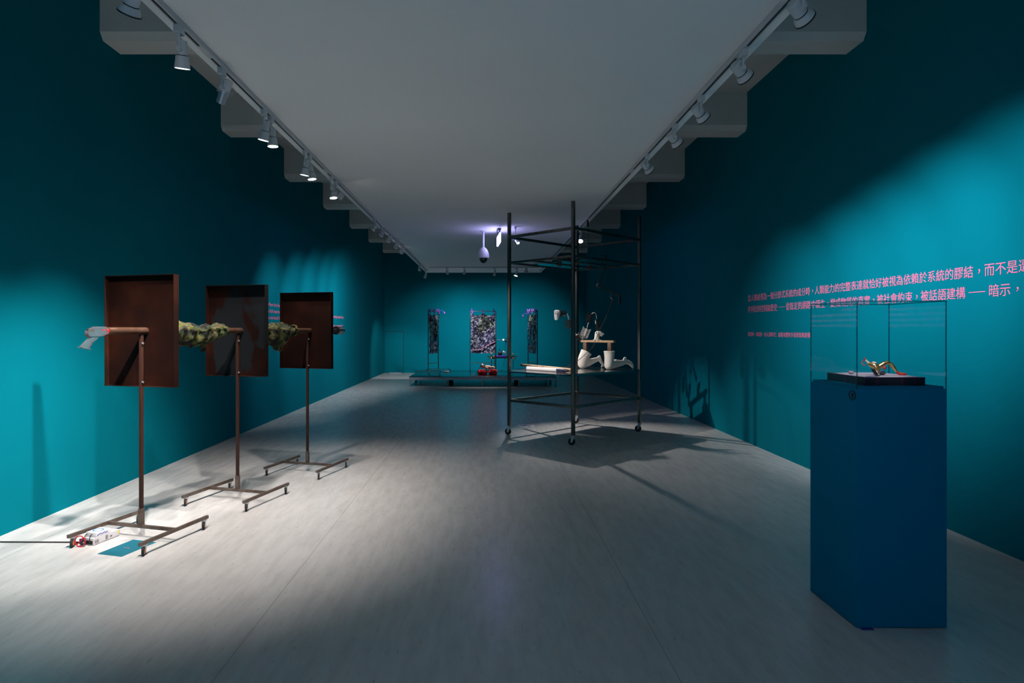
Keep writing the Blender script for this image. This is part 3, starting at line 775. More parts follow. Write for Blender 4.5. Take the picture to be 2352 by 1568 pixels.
# wooden staff and white roll
def rod(name, p, q, label, cat):
    p, q = V(p), V(q)
    t = thing(name, label, cat, p); t.rotation_mode = 'QUATERNION'
    t.rotation_quaternion = V((0, 0, 1)).rotation_difference(q - p)
    return t, (q - p).length
t, ln = rod('wooden_staff', (0.562, 9.98, 0.9445), (1.19, 8.78, 0.9445), 'tan carved wooden staff with dark spiral stripes on the steel shelf', 'staff')
prof = [(0, 0), (0.017, 0.0), (0.0195, 0.006), (0.0195, 0.06), (0.017, 0.066), (0.019, 0.075), (0.0195, 0.12)]
prof += [(0.0195, ln - 0.26)]
for i in range(10):
    z0 = ln - 0.25 + i * 0.024
    prof += [(0.015, z0), (0.0195, z0 + 0.008), (0.0195, z0 + 0.018)]
prof += [(0, ln)]
MB().lathe(prof, 20).build('shaft', 'wood', t)
m = MB()
for k in range(4):
    m.tube([(0.0192 * math.cos(a), 0.0192 * math.sin(a), 0.22 + k * 0.24 + a * 0.011) for a in [i * 0.35 for i in range(19)]], 0.0022, 6)
m.build('spiral_stripe', 'walnut', t)
MB().cyl((0, 0, -0.002), (0, 0, 0.05), 0.0198, n=20).build('dark_tip', 'walnut', t)
t, ln = rod('film_roll', (0.587, 9.06, 0.9495), (1.105, 8.48, 0.9495), 'glossy white roll with a dark blue end, in front of the staff', 'roll')
MB().lathe([(0, 0.0), (0.024, 0.0), (0.0255, 0.004), (0.0255, ln - 0.20), (0.0245, ln - 0.195), (0, ln - 0.195)], 24).build('roll_body', 'paper', t)
MB().lathe([(0, ln - 0.197), (0.0248, ln - 0.196), (0.0250, ln - 0.05), (0.021, ln - 0.03), (0.014, ln), (0, ln)], 24).build('wrapped_end', 'navy', t)
MB().lathe([(0.0, -0.004), (0.0256, -0.004), (0.0256, 0.012), (0.0, 0.012)], 24).build('end_cap', 'navy', t)

# plaster leg casts kneeling on the shelf
def leg_cast(A, B, F, label):
    kx, ky = A[-1][0], A[-1][1]
    t = thing('leg_cast', label, 'plaster cast', (kx, ky, 0.92), 0, 'kneeling plaster legs on the steel shelf')
    def sh(pr): return [(p[0] - kx, p[1] - ky, p[2] - 0.945, p[3]) for p in pr]
    A, B, F = sh(A), sh(B), sh(F)
    m = MB()
    m.tube(catmull([p[:3] for p in A], 5), [A[0][3] * (1 - i / 10) + A[2][3] * i / 10 for i in range(11)], 22)
    m.sph(A[-1][:3], A[-1][3] * 1.0)
    limb(m, B); limb(m, F)
    limb(m, [B[-1], F[1]]); limb(m, [B[-1], F[0]])
    m.sph((B[1][0], B[1][1], B[1][2] + 0.004), B[1][3] * 1.04)
    top = V(A[0][:3]); ax = (top - V(A[1][:3])).normalized()
    m.tube([top + ax * 0.0 + (ax.cross(V((0, 1, 0))).normalized() * math.cos(i * 0.3491) + V((0, 1, 0)) * math.sin(i * 0.3491)) * A[0][3] * 0.93 for i in range(18)], 0.012, 8, True)
    link('cast_body', fuse('cast_body', m, 0.006, 5, 0.0), 'plaster', t)
    return t
leg_cast([(1.507, 9.483, 1.187, 0.082), (1.456, 9.458, 1.088, 0.074), (1.442, 9.451, 1.011, 0.066)],
         [(1.452, 9.456, 1.007, 0.06), (1.548, 9.504, 1.035, 0.056), (1.633, 9.547, 1.06, 0.04), (1.704, 9.582, 1.079, 0.033)],
         [(1.724, 9.592, 1.112, 0.026), (1.726, 9.592, 1.083, 0.031), (1.758, 9.609, 1.031, 0.023), (1.785, 9.621, 0.985, 0.019), (1.762, 9.613, 0.962, 0.014)],
         'left plaster cast of a kneeling lower leg on the steel shelf, heel raised high')
leg_cast([(1.8, 9.206, 1.200, 0.078), (1.8, 9.206, 1.099, 0.07), (1.789, 9.201, 1.003, 0.064)],
         [(1.803, 9.208, 0.999, 0.06), (1.902, 9.258, 1.021, 0.058), (1.995, 9.304, 1.029, 0.044), (2.042, 9.327, 1.038, 0.034)],
         [(2.058, 9.335, 1.090, 0.028), (2.052, 9.332, 1.045, 0.032), (2.121, 9.367, 1.035, 0.035), (2.168, 9.391, 0.998, 0.028), (2.188, 9.4, 0.960, 0.016)],
         'right plaster cast of a kneeling lower leg on the steel shelf, nearer its corner post')

# wooden bridge resting in both casts
br = thing('wooden_bridge', 'dark wooden bracket bridging the two plaster legs', 'wooden bracket', (1.47, 9.49, 1.17))
MB().bar((-0.025, 0.012, 0.158), (0.40, -0.31, 0.158), 0.075, 0.030, bev=0.002).build('crosspiece', 'wood', br)
rot = Matrix.Rotation(math.atan2(-0.322, 0.425), 3, 'Z')
for (x, y, z0) in ((0.026, -0.02, 0.003), (0.345, -0.268, 0.016)):
    MB().box((x, y, (0.142 + z0) / 2), (0.056, 0.06, 0.142 - z0), rot, bev=0.002).build('upright', 'walnut', br)

def rib_segment(parent, p, q, n, ln, m, side=1.0, flip=1):
    """one plastic spine segment: a core with curved fins along it"""
    p, q = V(p), V(q); d = (q - p); u = d.normalized()
    sx = V((u.z, 0, -u.x)) * flip
    o = MB()
    o.bar(p, q, 0.026, 0.030)
    for i in range(n):
        c = p + d * ((i + 0.5) / n)
        for s, k in ((1, 1.0), (-1, side)):
            if k <= 0: continue
            a = c + sx * s * 0.012
            b = c + sx * s * (0.014 + ln * k * 0.6) + u * 0.006
            e = c + sx * s * (0.014 + ln * k) + u * 0.026
            o.tube([a, b, e], [0.0055, 0.005, 0.003], 6)
    return o.build('spine_segment', m, parent)
def wire(parent, pts, r=0.004, m='silverib'):
    o = MB().tube(catmull(pts, 6), r, 8)
    for p in pts[1:-1]:
        o.sph(p, r * 2.2, n=8)
    return o.build('joint_wire', m, parent)
sp = thing('spine_sculpture', 'black finned spine arching from the wooden bracket up to the plaster head', 'sculpture', (1.452, 9.545, 1.358))
O = V((1.452, 9.545, 1.358))
def rel(l, o): return [V(p) - o for p in l]
rib_segment(sp, *rel([(1.470, 9.545, 1.372), (1.523, 9.53, 1.513)], O), 9, 0.050, 'silverib')  # black segment coloured pale to stand for the spotlight on it
wire(sp, rel([(1.452, 9.545, 1.362), (1.462, 9.545, 1.366), (1.472, 9.545, 1.374)], O), 0.006, 'plaster')
wire(sp, rel([(1.523, 9.53, 1.512), (1.532, 9.53, 1.545), (1.541, 9.53, 1.584), (1.557, 9.53, 1.61)], O))
rib_segment(sp, *rel([(1.559, 9.53, 1.606), (1.597, 9.53, 1.738)], O), 9, 0.052, 'black', side=0.12, flip=-1)
wire(sp, rel([(1.597, 9.53, 1.736), (1.613, 9.53, 1.75), (1.641, 9.53, 1.756), (1.660, 9.53, 1.735), (1.670, 9.53, 1.70), (1.672, 9.53, 1.66)], O))
rib_segment(sp, *rel([(1.673, 9.53, 1.652), (1.668, 9.40, 1.496)], O), 10, 0.050, 'black', side=0.35, flip=-1)
# plaster animal-like head on the bracket
hd = thing('plaster_head', 'white plaster head with a pointed snout standing on the wooden bracket', 'sculpture', (1.655, 9.345, 1.3435))
m = MB()
limb(m, [(-0.012, 0, 0.008, 0.040), (-0.012, 0, 0.05, 0.034), (-0.004, 0, 0.10, 0.036)])
m.sph((0.004, 0, 0.106), 0.040, (1.1, 0.95, 0.8))
limb(m, [(0.02, 0, 0.108, 0.030), (0.058, -0.004, 0.098, 0.024), (0.088, -0.006, 0.090, 0.012)])
limb(m, [(0.02, 0, 0.084, 0.020), (0.05, -0.004, 0.070, 0.014), (0.066, -0.005, 0.066, 0.009)])
limb(m, [(0.03, -0.028, 0.126, 0.010), (0.055, -0.022, 0.120, 0.008)])
m.sph((-0.032, -0.034, 0.112), 0.012, (0.7, 0.6, 1.2))
link('head_body', fuse('head_body', m, 0.004, 3), 'plaster', hd)
MB().box((-0.01, 0, 0.006), (0.115, 0.06, 0.011), bev=0.004).build('head_base', 'plaster', hd)
MB().sph((0.036, -0.030, 0.112), 0.006).sph((0.090, -0.015, 0.092), 0.004).build('eye_and_nostril', 'stone', hd)
# second spine with the mask
sp = thing('spine_sculpture', 'black finned spine reaching left from the bracket to a white mask', 'sculpture', (1.400, 9.50, 1.340))
O = V((1.400, 9.50, 1.340))
rib_segment(sp, *rel([(1.415, 9.50, 1.348), (1.365, 9.48, 1.425)], O), 8, 0.036, 'black', side=0.6)
wire(sp, rel([(1.365, 9.48, 1.425), (1.33, 9.47, 1.46), (1.29, 9.46, 1.50), (1.264, 9.45, 1.525)], O))
rib_segment(sp, *rel([(1.268, 9.45, 1.520), (1.236, 9.45, 1.650)], O), 8, 0.055, 'black', side=0.2, flip=-1)
wire(sp, rel([(1.236, 9.45, 1.648), (1.233, 9.45, 1.69), (1.222, 9.45, 1.73), (1.203, 9.45, 1.748), (1.19, 9.45, 1.75)], O))
rib_segment(sp, *rel([(1.205, 9.45, 1.752), (1.10, 9.44, 1.728)], O), 8, 0.036, 'black', side=0.8)
mk = MB()
for i in range(15):
    f = i / 14
mk.lathe([(0.0, -0.075), (0.020, -0.072), (0.030, -0.055), (0.036, -0.02), (0.044, 0.02), (0.049, 0.05), (0.044, 0.068), (0.020, 0.076), (0, 0.077)], 24, Matrix.Translation(V((1.060, 9.43, 1.717)) - O) @ Matrix.Rotation(R(8), 4, 'Y') @ Matrix.Diagonal((1, 0.8, 1, 1)))
mk.bar(V((1.055, 9.393, 1.765)) - O, V((1.05, 9.386, 1.70)) - O, 0.012, 0.016, bev=0.003)
mk.tube(rel([(1.022, 9.402, 1.752), (1.04, 9.392, 1.757), (1.055, 9.39, 1.752), (1.07, 9.392, 1.757), (1.09, 9.402, 1.750)], O), 0.006, 8)
mk.tube(rel([(1.035, 9.402, 1.682), (1.05, 9.397, 1.678), (1.068, 9.402, 1.682)], O), 0.005, 8)
mask = mk.build('mask', 'maskwhite', sp)
m = MB()
for (x, z) in ((1.037, 1.738), (1.074, 1.738)):
    m.sph(V((x, 9.395, z)) - O, 0.0085, (1, 0.5, 1.5), n=10)
m.build('eye_hole', 'stone', mask)

# articulated desk arm clamped to the frame
t = thing('desk_arm', 'black articulated desk arm clamped to the upper rail of the steel frame', 'desk arm', (1.84, 9.70, 2.50))
O = V((1.84, 9.70, 2.50))
m = MB().box((0.0, 0, -0.01), (0.05, 0.05, 0.02)).box((-0.02, 0, 0.135), (0.10, 0.03, 0.012)).box((0.0, 0, 0.065), (0.03, 0.03, 0.13)).cyl((0, 0, -0.04), (0, 0, 0.02), 0.012, n=12)
m.build('clamp', 'black', t)
m = MB()
for s in (-0.013, 0.013):
    m.cyl((0.0 + s, 0, -0.01), (-0.111 + s, 0, -0.325), 0.007, n=10)
m.build('upper_arm', 'black', t)
m = MB()
for s in (-0.016, 0.016):
    m.cyl((-0.111, 0, -0.325 + s), (0.209, 0, -0.466 + s), 0.006, n=10)
m.build('lower_arm', 'black', t)
MB().cyl((-0.111, -0.02, -0.325), (-0.111, 0.02, -0.325), 0.028, n=16).cyl((0.209, -0.02, -0.466), (0.209, 0.02, -0.466), 0.022, n=16).build('elbow_joint', 'black', t)
MB().cyl((0.209, 0, -0.47), (0.214, 0, -0.52), 0.012, n=12).cyl((0.214, 0, -0.52), (0.216, 0, -0.60), 0.022, 0.017, n=16).build('holder_head', 'black', t)
m = MB().tube(catmull([(1.93, 9.69, 2.06), (1.90, 9.62, 1.99), (1.862, 9.30, 1.93), (1.772, 9.29, 1.693), (1.682, 9.28, 1.512), (1.612, 9.28, 1.346), (1.570, 9.28, 1.241), (1.480, 9.28, 1.158), (1.369, 9.28, 1.060), (1.30, 9.25, 1.02), (1.22, 9.2, 0.98), (1.1, 9.25, 0.942), (0.95, 9.3, 0.932)], 6), 0.0042, 8)
tag(m.build('hanging_cable', 'blacksoft'), 'thin dark cable drooping from the desk arm to the shelf', 'cable')
t = thing('ceiling_cable', 'thin black cable hanging straight down from the right track', 'cable', (1.62, 10.04, 3.245))
MB().cyl((0, 0, 0), (0, 0, -0.02), 0.012, n=12).box((0, 0, -0.06), (0.032, 0.032, 0.085), bev=0.006).build('plug', 'black', t)
MB().tube(catmull([(0, 0, -0.1), (0.004, 0, -0.3), (-0.002, -0.01, -0.5), (-0.016, -0.02, -0.75), (-0.01, -0.12, -0.778)], 6), 0.005, 8).build('flex', 'black', t)

# projected light mark by the frame, painted as a flat disc
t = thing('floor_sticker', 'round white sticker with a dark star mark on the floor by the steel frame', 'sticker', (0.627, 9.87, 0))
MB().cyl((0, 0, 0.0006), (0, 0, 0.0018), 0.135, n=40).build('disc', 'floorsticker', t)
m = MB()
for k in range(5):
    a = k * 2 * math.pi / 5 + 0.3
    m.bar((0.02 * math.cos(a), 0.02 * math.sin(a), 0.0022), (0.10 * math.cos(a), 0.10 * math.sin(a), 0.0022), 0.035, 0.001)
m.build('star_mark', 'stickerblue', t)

# ------------------------------------------------------------------ ceiling devices
t = thing('dome_camera', 'pale grey dome surveillance camera hanging from the ceiling', 'security camera', (-0.047, 11.37, ZC))
MB().lathe([(0, 0), (0.06, 0), (0.06, -0.008), (0.02, -0.018), (0.02, -0.29), (0.032, -0.30), (0.032, -0.315), (0, -0.315)], 24).build('drop_pole', 'cctv', t)
MB().lathe([(0, -0.305), (0.045, -0.308), (0.075, -0.345), (0.098, -0.40), (0.106, -0.46), (0.106, -0.49), (0.075, -0.497), (0, -0.497)], 32).box((0.055, 0, -0.345), (0.03, 0.05, 0.06), Matrix.Rotation(R(-35), 3, 'Y'), bev=0.008).build('housing', 'cctv', t)
MB().lathe([(0.072, -0.497), (0.068, -0.53), (0.05, -0.56), (0.025, -0.577), (0, -0.58)], 28).build('dome', 'lensoff', t)
t = thing('exit_sign', 'glowing white hanging sign seen almost edge-on below the ceiling', 'exit sign', (0.229, 11.2, ZC), math.atan2(-0.6, 0.038))
MB().box((0, 0, -0.018), (0.30, 0.05, 0.036), bev=0.003).cyl((-0.2, 0, -0.03), (-0.2, 0, -0.1), 0.008, n=10).cyl((0.2, 0, -0.03), (0.2, 0, -0.1), 0.008, n=10).build('mounting', 'black', t)
MB().box((0, 0, -0.182), (0.60, 0.024, 0.165), bev=0.003).build('lit_panel', 'exit', t)
m = MB()
for s in (-1, 1):
    m.prism([(-0.05, -0.20), (0.02, -0.20), (0.02, -0.225), (0.07, -0.185), (0.02, -0.145), (0.02, -0.17), (-0.05, -0.17)], s * 0.0125, s * 0.0135)
m.build('arrow_mark', 'exitmark', t)

# ------------------------------------------------------------------ stage platform at the back
ZD = 0.26
pf = thing('stage_platform', 'low mirror-topped metal stage platform at the far end of the room', 'platform', (-0.08, 18.0, 0))
px0, px1, py0, py1 = -1.95, 1.95, -1.35, 1.38
MB().box(((px0 + px1) / 2, (py0 + py1) / 2, ZD - 0.008), (px1 - px0, py1 - py0, 0.016), bev=0.003).build('deck', 'deck', pf)
m = MB()
for y in (py0 + 0.02, 0.0, py1 - 0.02):
    m.box((0, y, ZD - 0.051), (px1 - px0 - 0.01, 0.04, 0.07))
for i in range(5):
    m.box((px0 + 0.025 + i * (px1 - px0 - 0.05) / 4, (py0 + py1) / 2, ZD - 0.051), (0.04, py1 - py0 - 0.09, 0.068))
m.build('deck_frame', 'deckframe', pf)
for i in range(5):
    x = px0 + 0.03 + i * (px1 - px0 - 0.06) / 4
    for y in (py0 + 0.03, -0.06, 0.06, py1 - 0.03):
        MB().cyl((x, y, 0.012), (x, y, ZD - 0.086), 0.02, n=14).cyl((x, y, 0), (x, y, 0.014), 0.03, n=14).build('leg', 'deckframe', pf)
for (x, lab) in ((-0.932, 'black box tucked under the left half of the stage platform'), (0.81, 'black box tucked under the right half of the stage platform')):
    t = thing('black_box', lab, 'box', (x, 16.98, 0))
    MB().box((0, 0, 0.075), (0.115, 0.14, 0.148), bev=0.006).build('case', 'black', t)
    MB().box((0, -0.0715, 0.08), (0.09, 0.003, 0.11)).build('front_grille', 'blacksoft', t)

# banners on frames
def banner_set(base, rz, name, ofs, feet_dir, extra):
    w, h = 0.78, 1.795
    t = thing('banner_stand', 'slim metal stand carrying the %s banner on the stage' % name, 'banner stand', (*base, ZD + 0.001), rz, 'banner stands on the stage')
    for s in (-1, 1):
        MB().box((s * w / 2, 0, h / 2 + 0.02), (0.022, 0.022, h - 0.04)).build('post', 'steel', t)
        f = MB()
        fd = V(feet_dir)
        c = V((s * w / 2, 0, 0.032))
        f.bar(c - fd * 0.37, c + fd * 0.37, 0.022, 0.018)
        for e in (-1, 1):
            f.box(c + fd * 0.36 * e + V((0, 0, -0.020)), (0.022, 0.022, 0.024))
        f.build('foot', 'steel', t)
    MB().bar((-w / 2, 0, h), (w / 2, 0, h), 0.016).build('top_bar', 'rawtube', t)
    MB().bar((-w / 2 + 0.011, 0, 0.237), (w / 2 - 0.011, 0, 0.237), 0.018).build('lower_bar', 'rawtube', t)
    b = thing('cloth_banner', 'shiny dark plastic banner with violet and green streaks, %s of the three on the stage' % name, 'banner', (*base, ZD), rz, 'shiny banners on the stage')
    m = MB(); nx, nz = 48, 72; rows = []
    W2 = w - 0.045
    for j in range(nz + 1):
        row = []
        for i in range(nx + 1):
            u = i / nx; f = j / nz
            sag = abs(math.sin(u * 2 * math.pi)) * 0.075 * (1 - f) ** 1.5
            zz = (h - 0.055 - sag) * (1 - f) + (0.53) * f
            pl = 0.022 * math.cos(u * 4 * math.pi) * (1 - f * 0.7) + 0.018 * math.sin(u * 9 + f * 4 + ofs)
            nn = noise.noise(V((u * 5 + ofs, f * 9, ofs))) * 0.022 + noise.noise(V((u * 14, f * 22 + ofs, 3))) * 0.011
            nn += 0.012 * math.sin((u * 1.6 + f * 2.2) * 14 + ofs) * math.exp(-((f - 0.85) / 0.15) ** 2)
            row.append(m.bm.verts.new(((u - 0.5) * W2, -0.028 + pl * 0.6 + nn * 0.8, zz)))
        rows.append(row)
    for A, B in zip(rows, rows[1:]):
        for i in range(nx):
            m.bm.faces.new((A[i], A[i + 1], B[i + 1], B[i]))
    m.build('printed_sheet', banner_material('shiny_printed_plastic', ofs), b, angle=180)
    m = MB().tube(catmull([(-W2 / 2, -0.06, 0.62), (-0.1, -0.062, 0.64), (0.05, -0.06, 0.72), (0.2, -0.062, 0.80), (W2 / 2, -0.06, 0.88)], 6), 0.012, 8)
    if extra: m.build('pink_streak', 'stickerpink', b)
    return t
M['stickerpink'] = noisy(mat('pink_film', (0.6, 0.2, 0.36), 0.4), [(0.3, (0.5, 0.15, 0.3)), (0.7, (0.7, 0.3, 0.45))], scale=8)
def clip(base, rz, x, label):
    w, h = 0.78, 1.795
    rot = Matrix.Rotation(rz, 3, 'Z')
    p = V((*base, ZD)) + rot @ V((x, 0, h))
    t = thing('spring_clamp', label, 'clamp', p, rz, 'purple clamps holding the banners')
    m = MB()
    for s in (-1, 1):
        m.tube([(-0.015, s * 0.034 - 0.01, 0.075), (0.0, s * 0.022 - 0.01, 0.03), (0.004, s * 0.018 - 0.012, 0.0), (0.012, s * 0.012 - 0.025, -0.045)], [0.012, 0.013, 0.012, 0.008], 8)
    m.build('clamp_body', 'purple', t)
    m = MB()
    for a in (-0.9, -0.3, 0.4, 1.0):
        m.tube([(0, -0.036, -0.01), (0.05 * math.sin(a), -0.045, 0.02 + 0.045 * math.cos(a) - 0.05)], [0.009, 0.005], 6)
    m.sph((0.01, -0.044, -0.05), 0.022, (1, 0.6, 1), n=10)
    m.build('clamp_jaw', 'purple', t)
    MB().cyl((0.0, -0.03, 0.012), (0, 0.012, 0.012), 0.008, n=10).build('clamp_pin', 'black', t)
BA = [((-1.578, 18.99), math.atan2(0.74, 0.245), 'left'), ((-0.086, 19.1), 0.0, 'middle'), ((1.405, 18.99), math.atan2(-0.74, 0.22), 'right')]
for i, (b, rz, nm) in enumerate(BA):
    inv = Matrix.Rotation(-rz, 3, 'Z')
    fd = inv @ V((1, 0, 0)) if i != 1 else V((0, 0.75, 0))
    banner_set(b, rz, nm, (2.3, 5.7, 9.1)[i], fd, i == 1)
    for j, x in enumerate((-0.33, 0.0, 0.33)):
        pos = (('nearer', 'middle', 'farther'), ('left', 'middle', 'right'), ('farther', 'middle', 'nearer'))[i][j]
        clip(b, rz, x, 'purple clamp at the %s top of the %s banner' % (pos, nm))
    if i != 1:
        x = 0.02
        q = V((*b, ZD + 1.73)) + V((0.30 if i == 0 else -0.28, 0.34, 0.03 if i == 0 else -0.06))
        t = thing('dangling_clamp', 'purple clamp on a thin wire sticking out beside the %s banner' % nm, 'clamp', q, 0, 'purple clamps holding the banners')
        s = -1 if i == 0 else 1
        MB().tube([(0, 0, -0.03), (0.012, 0, 0.0), (-0.01, 0, 0.03)], [0.012, 0.02, 0.010], 8).sph((0.012, -0.01, -0.02), 0.018).build('clamp_body', 'purple', t)
        MB().tube(catmull([(0, 0, 0.02), (s * 0.06, -0.02, 0.07), (s * 0.13, -0.08, 0.05), (s * 0.21, -0.15, 0.03)], 6), 0.005, 6).build('wire', 'violet', t)

# clamp bench with slab, on the stage
cb = thing('clamp_bench', 'violet slab held between orange clamps on thin black rods', 'clamp bench', (0.45, 18.5, ZD))
for (x, y, z1) in ((-0.29, 0.0, 0.52), (-0.19, 0.16, 0.50), (0.35, 0.0, 0.53), (0.28, 0.16, 0.42)):
    MB().cyl((x, y, 0.0), (x, y, z1), 0.009, n=10).cyl((x, y, 0), (x, y, 0.006), 0.028, n=12).build('rod', 'black', cb)
m = MB().box((-0.015, 0.05, 0.458), (0.33, 0.16, 0.062), bev=0.012); m.build('slab', 'violet', cb)
MB().box((0.0, 0.05, 0.416), (0.46, 0.14, 0.022), bev=0.003).build('under_board', 'black', cb)
MB().box((0.205, 0.05, 0.458), (0.10, 0.15, 0.058), bev=0.01).build('end_block', 'black', cb)
MB().cyl((0.19, -0.027, 0.470), (0.22, -0.027, 0.470), 0.014, n=12).cyl((0.19, -0.027, 0.44), (0.22, -0.027, 0.44), 0.014, n=12).build('end_knob', 'goldred', cb)
for s, x in ((-1, -0.29), (1, 0.345)):
    m = MB()
    for zz in (0.40, 0.455, 0.475):
        m.tube([(x, 0.0, 0.43), (x + s * 0.05, 0, zz - 0.01), (x + s * 0.115, 0, zz)], [0.012, 0.010, 0.008], 8)
    m.box((x - s * 0.05, 0.0, 0.43), (0.10, 0.05, 0.075), bev=0.01)
    m.build('clamp', 'black', cb)
    MB().cyl((x - 0.01, -0.03, 0.40), (x + 0.01, -0.03, 0.40), 0.048 if s < 0 else 0.028, n=20).sph((x + 0.0, -0.01, 0.53), 0.02).box((x - s * 0.07, -0.03, 0.452), (0.035, 0.03, 0.05), bev=0.008).build('clamp_wheel', 'orange', cb)
MB().box((-0.163, -0.02, 0.50), (0.024, 0.024, 0.99)).build('mast', 'black', cb)
t = thing('pear_object', 'black round pear-like object with a spike on the violet slab', 'sculpture', (0.415, 18.54, 0.7505))
MB().lathe([(0, 0), (0.045, 0.002), (0.065, 0.03), (0.068, 0.055), (0.050, 0.095), (0.028, 0.12), (0, 0.128)], 20).build('pear_body', 'black', t)
MB().tube([(0.0, 0, 0.11), (-0.008, 0, 0.16), (-0.024, 0, 0.205)], [0.014, 0.011, 0.003], 8).build('spike', 'black', t)
t = thing('white_object', 'small white ear-shaped lump on the violet slab', 'sculpture', (0.535, 18.54, 0.7505))
link('lump', skin_mesh('lump', [(0.01, 0, 0.03), (0.015, 0, 0.07), (-0.015, 0, 0.105), (-0.04, 0, 0.125), (0.03, 0, 0.115)], [(0, 1), (1, 2), (2, 3), (1, 4)], [0.028, 0.035, 0.03, 0.012, 0.022], 2), 'plaster', t)
t = thing('web_camera', 'small black camera with a blue light on a thin horizontal rod', 'camera', (0.2871, 18.48, 1.2066))
MB().cyl((0.013, 0, 0), (0.30, 0, 0), 0.006, n=10).build('rod', 'rawtube', t)
MB().sph((0.225, -0.012, 0), 0.018, n=12).build('status_light', 'led', t)
MB().box((0.29, 0, -0.045), (0.05, 0.05, 0.08), bev=0.006).box((0.33, 0, 0.03), (0.07, 0.04, 0.03), bev=0.005).box((0.35, 0, -0.05), (0.03, 0.03, 0.06), bev=0.004).build('camera_body', 'black', t)
MB().tube(catmull([(0.30, 0, -0.08), (0.27, 0.02, -0.25), (0.24, 0.03, -0.4), (0.26, 0.06, -0.55), (0.23, 0.05, -0.8)], 6), 0.004, 6).tube(catmull([(0.32, 0, -0.08), (0.34, 0.02, -0.3), (0.31, 0.03, -0.6), (0.32, 0.06, -0.85)], 6), 0.003, 6).build('cable', 'black', t)

# red plush cushions and the doll
def cushion(x, y, w, d, h, seed, label):
    t = thing('plush_cushion', label, 'cushion', (x, y, ZD + 0.001), 0, 'red plush cushions on the stage')
    m = MB(); m.box((0, 0, h / 2), (w, d, h))
    bmesh.ops.subdivide_edges(m.bm, edges=m.bm.edges[:], cuts=9, use_grid_fill=True)
    for v in m.bm.verts:
        p = V((v.co.x / w * 2, v.co.y / d * 2, (v.co.z - h / 2) / h * 2))
        k = 1 - 0.18 * (max(0, abs(p.x) - 0.2) ** 2 + max(0, abs(p.y) - 0.2) ** 2) * (0.4 + abs(p.z))
        q = v.co - V((0, 0, h / 2)); q *= k
        q += q.normalized() * noise.noise(v.co * 26 + V((seed, 0, 0))) * 0.012
        v.co = q + V((0, 0, h / 2)); v.co.z = max(0.0, v.co.z)
    m.build('plush_body', 'redfur', t, angle=180)
cushion(-0.092, 17.55, 0.298, 0.26, 0.135, 1, 'left red plush cushion under the doll on the stage')
cushion(0.192, 17.57, 0.268, 0.26, 0.14, 5, 'right red plush cushion under the doll on the stage')
dl = thing('baby_doll', 'bare baby doll with a grey cap lying on the red plush cushions', 'doll', (0.02, 17.55, 0.40))
P = [(0.02, 0, 0.055), (0.07, 0, 0.056), (-0.035, 0, 0.062), (-0.07, 0, 0.068), (-0.115, -0.005, 0.075), (0.125, -0.035, 0.046), (0.185, -0.045, 0.065), (0.228, -0.05, 0.034), (0.125, 0.04, 0.05), (0.185, 0.045, 0.07), (0.235, 0.045, 0.040),
     (-0.02, -0.055, 0.05), (0.025, -0.085, 0.036), (0.055, -0.092, 0.034), (-0.02, 0.06, 0.06), (0.03, 0.085, 0.05), (0.065, 0.08, 0.05)]
Ed = [(0, 1), (0, 2), (2, 3), (3, 4), (1, 5), (5, 6), (6, 7), (1, 8), (8, 9), (9, 10), (2, 11), (11, 12), (12, 13), (2, 14), (14, 15), (15, 16)]
Rd = [0.058, 0.056, 0.050, 0.024, 0.050, 0.030, 0.026, 0.017, 0.030, 0.026, 0.017, 0.022, 0.018, 0.014, 0.022, 0.018, 0.014]
link('body', skin_mesh('body', P, Ed, Rd, 2), 'skin', dl)
MB().sph((-0.108, -0.008, 0.080), 0.057, (1.05, 0.95, 1.0)).sph((-0.105, -0.052, 0.085), 0.009).sph((-0.115, -0.05, 0.06), 0.007, (1.6, 1, 0.6)).build('head', 'skin', dl)
MB().sph((-0.095, -0.050, 0.10), 0.006, n=8).sph((-0.128, -0.050, 0.098), 0.006, n=8).build('eyes', 'black', dl)
m = MB().lathe([(0.058, -0.005), (0.058, 0.015), (0.045, 0.042), (0.02, 0.055), (0, 0.058)], 20, Matrix.Translation((-0.122, 0.0, 0.100)) @ Matrix.Rotation(R(-38), 4, 'Y'))
m.box((-0.065, -0.01, 0.128), (0.06, 0.06, 0.006), Matrix.Rotation(R(10), 3, 'Y'), bev=0.002)
m.build('cap', 'zinc', dl)
m = MB().tube([(-0.105, -0.02, 0.14), (-0.105, -0.02, 0.165), (-0.12, -0.02, 0.18)], 0.007, 8); m.build('cap_stub', 'black', dl)
MB().lathe([(0.040, -0.012), (0.046, -0.012), (0.046, 0.012), (0.040, 0.012), (0.040, -0.012)], 20, Matrix.Translation((-0.03, 0, 0.061)) @ Matrix.Rotation(R(90), 4, 'Y')).build('chest_strap', 'black', dl)
m = MB().tube(catmull([(-0.125, 17.53, 0.47), (-0.18, 17.5, 0.44), (-0.235, 17.45, 0.34), (-0.262, 17.42, 0.272), (-0.285, 17.41, 0.268)], 6), 0.006, 8).sph((-0.29, 17.41, 0.274), 0.012, n=10)
tag(m.build('doll_cable', 'black'), 'short black cable looping down from the doll to the stage deck', 'cable')
t = thing('glass_dish', 'small pale dish lying on the stage near the left banner feet', 'dish', (-1.14, 18.45, ZD + 0.001))
MB().lathe([(0, 0.0), (0.05, 0.0), (0.085, 0.022), (0.082, 0.026), (0.05, 0.008), (0, 0.008)], 24).build('bowl', 'maskwhite', t)
MB().lathe([(0, 0.01), (0.02, 0.012), (0.028, 0.03), (0.012, 0.045), (0, 0.048)], 14).build('bud', 'stone', t)

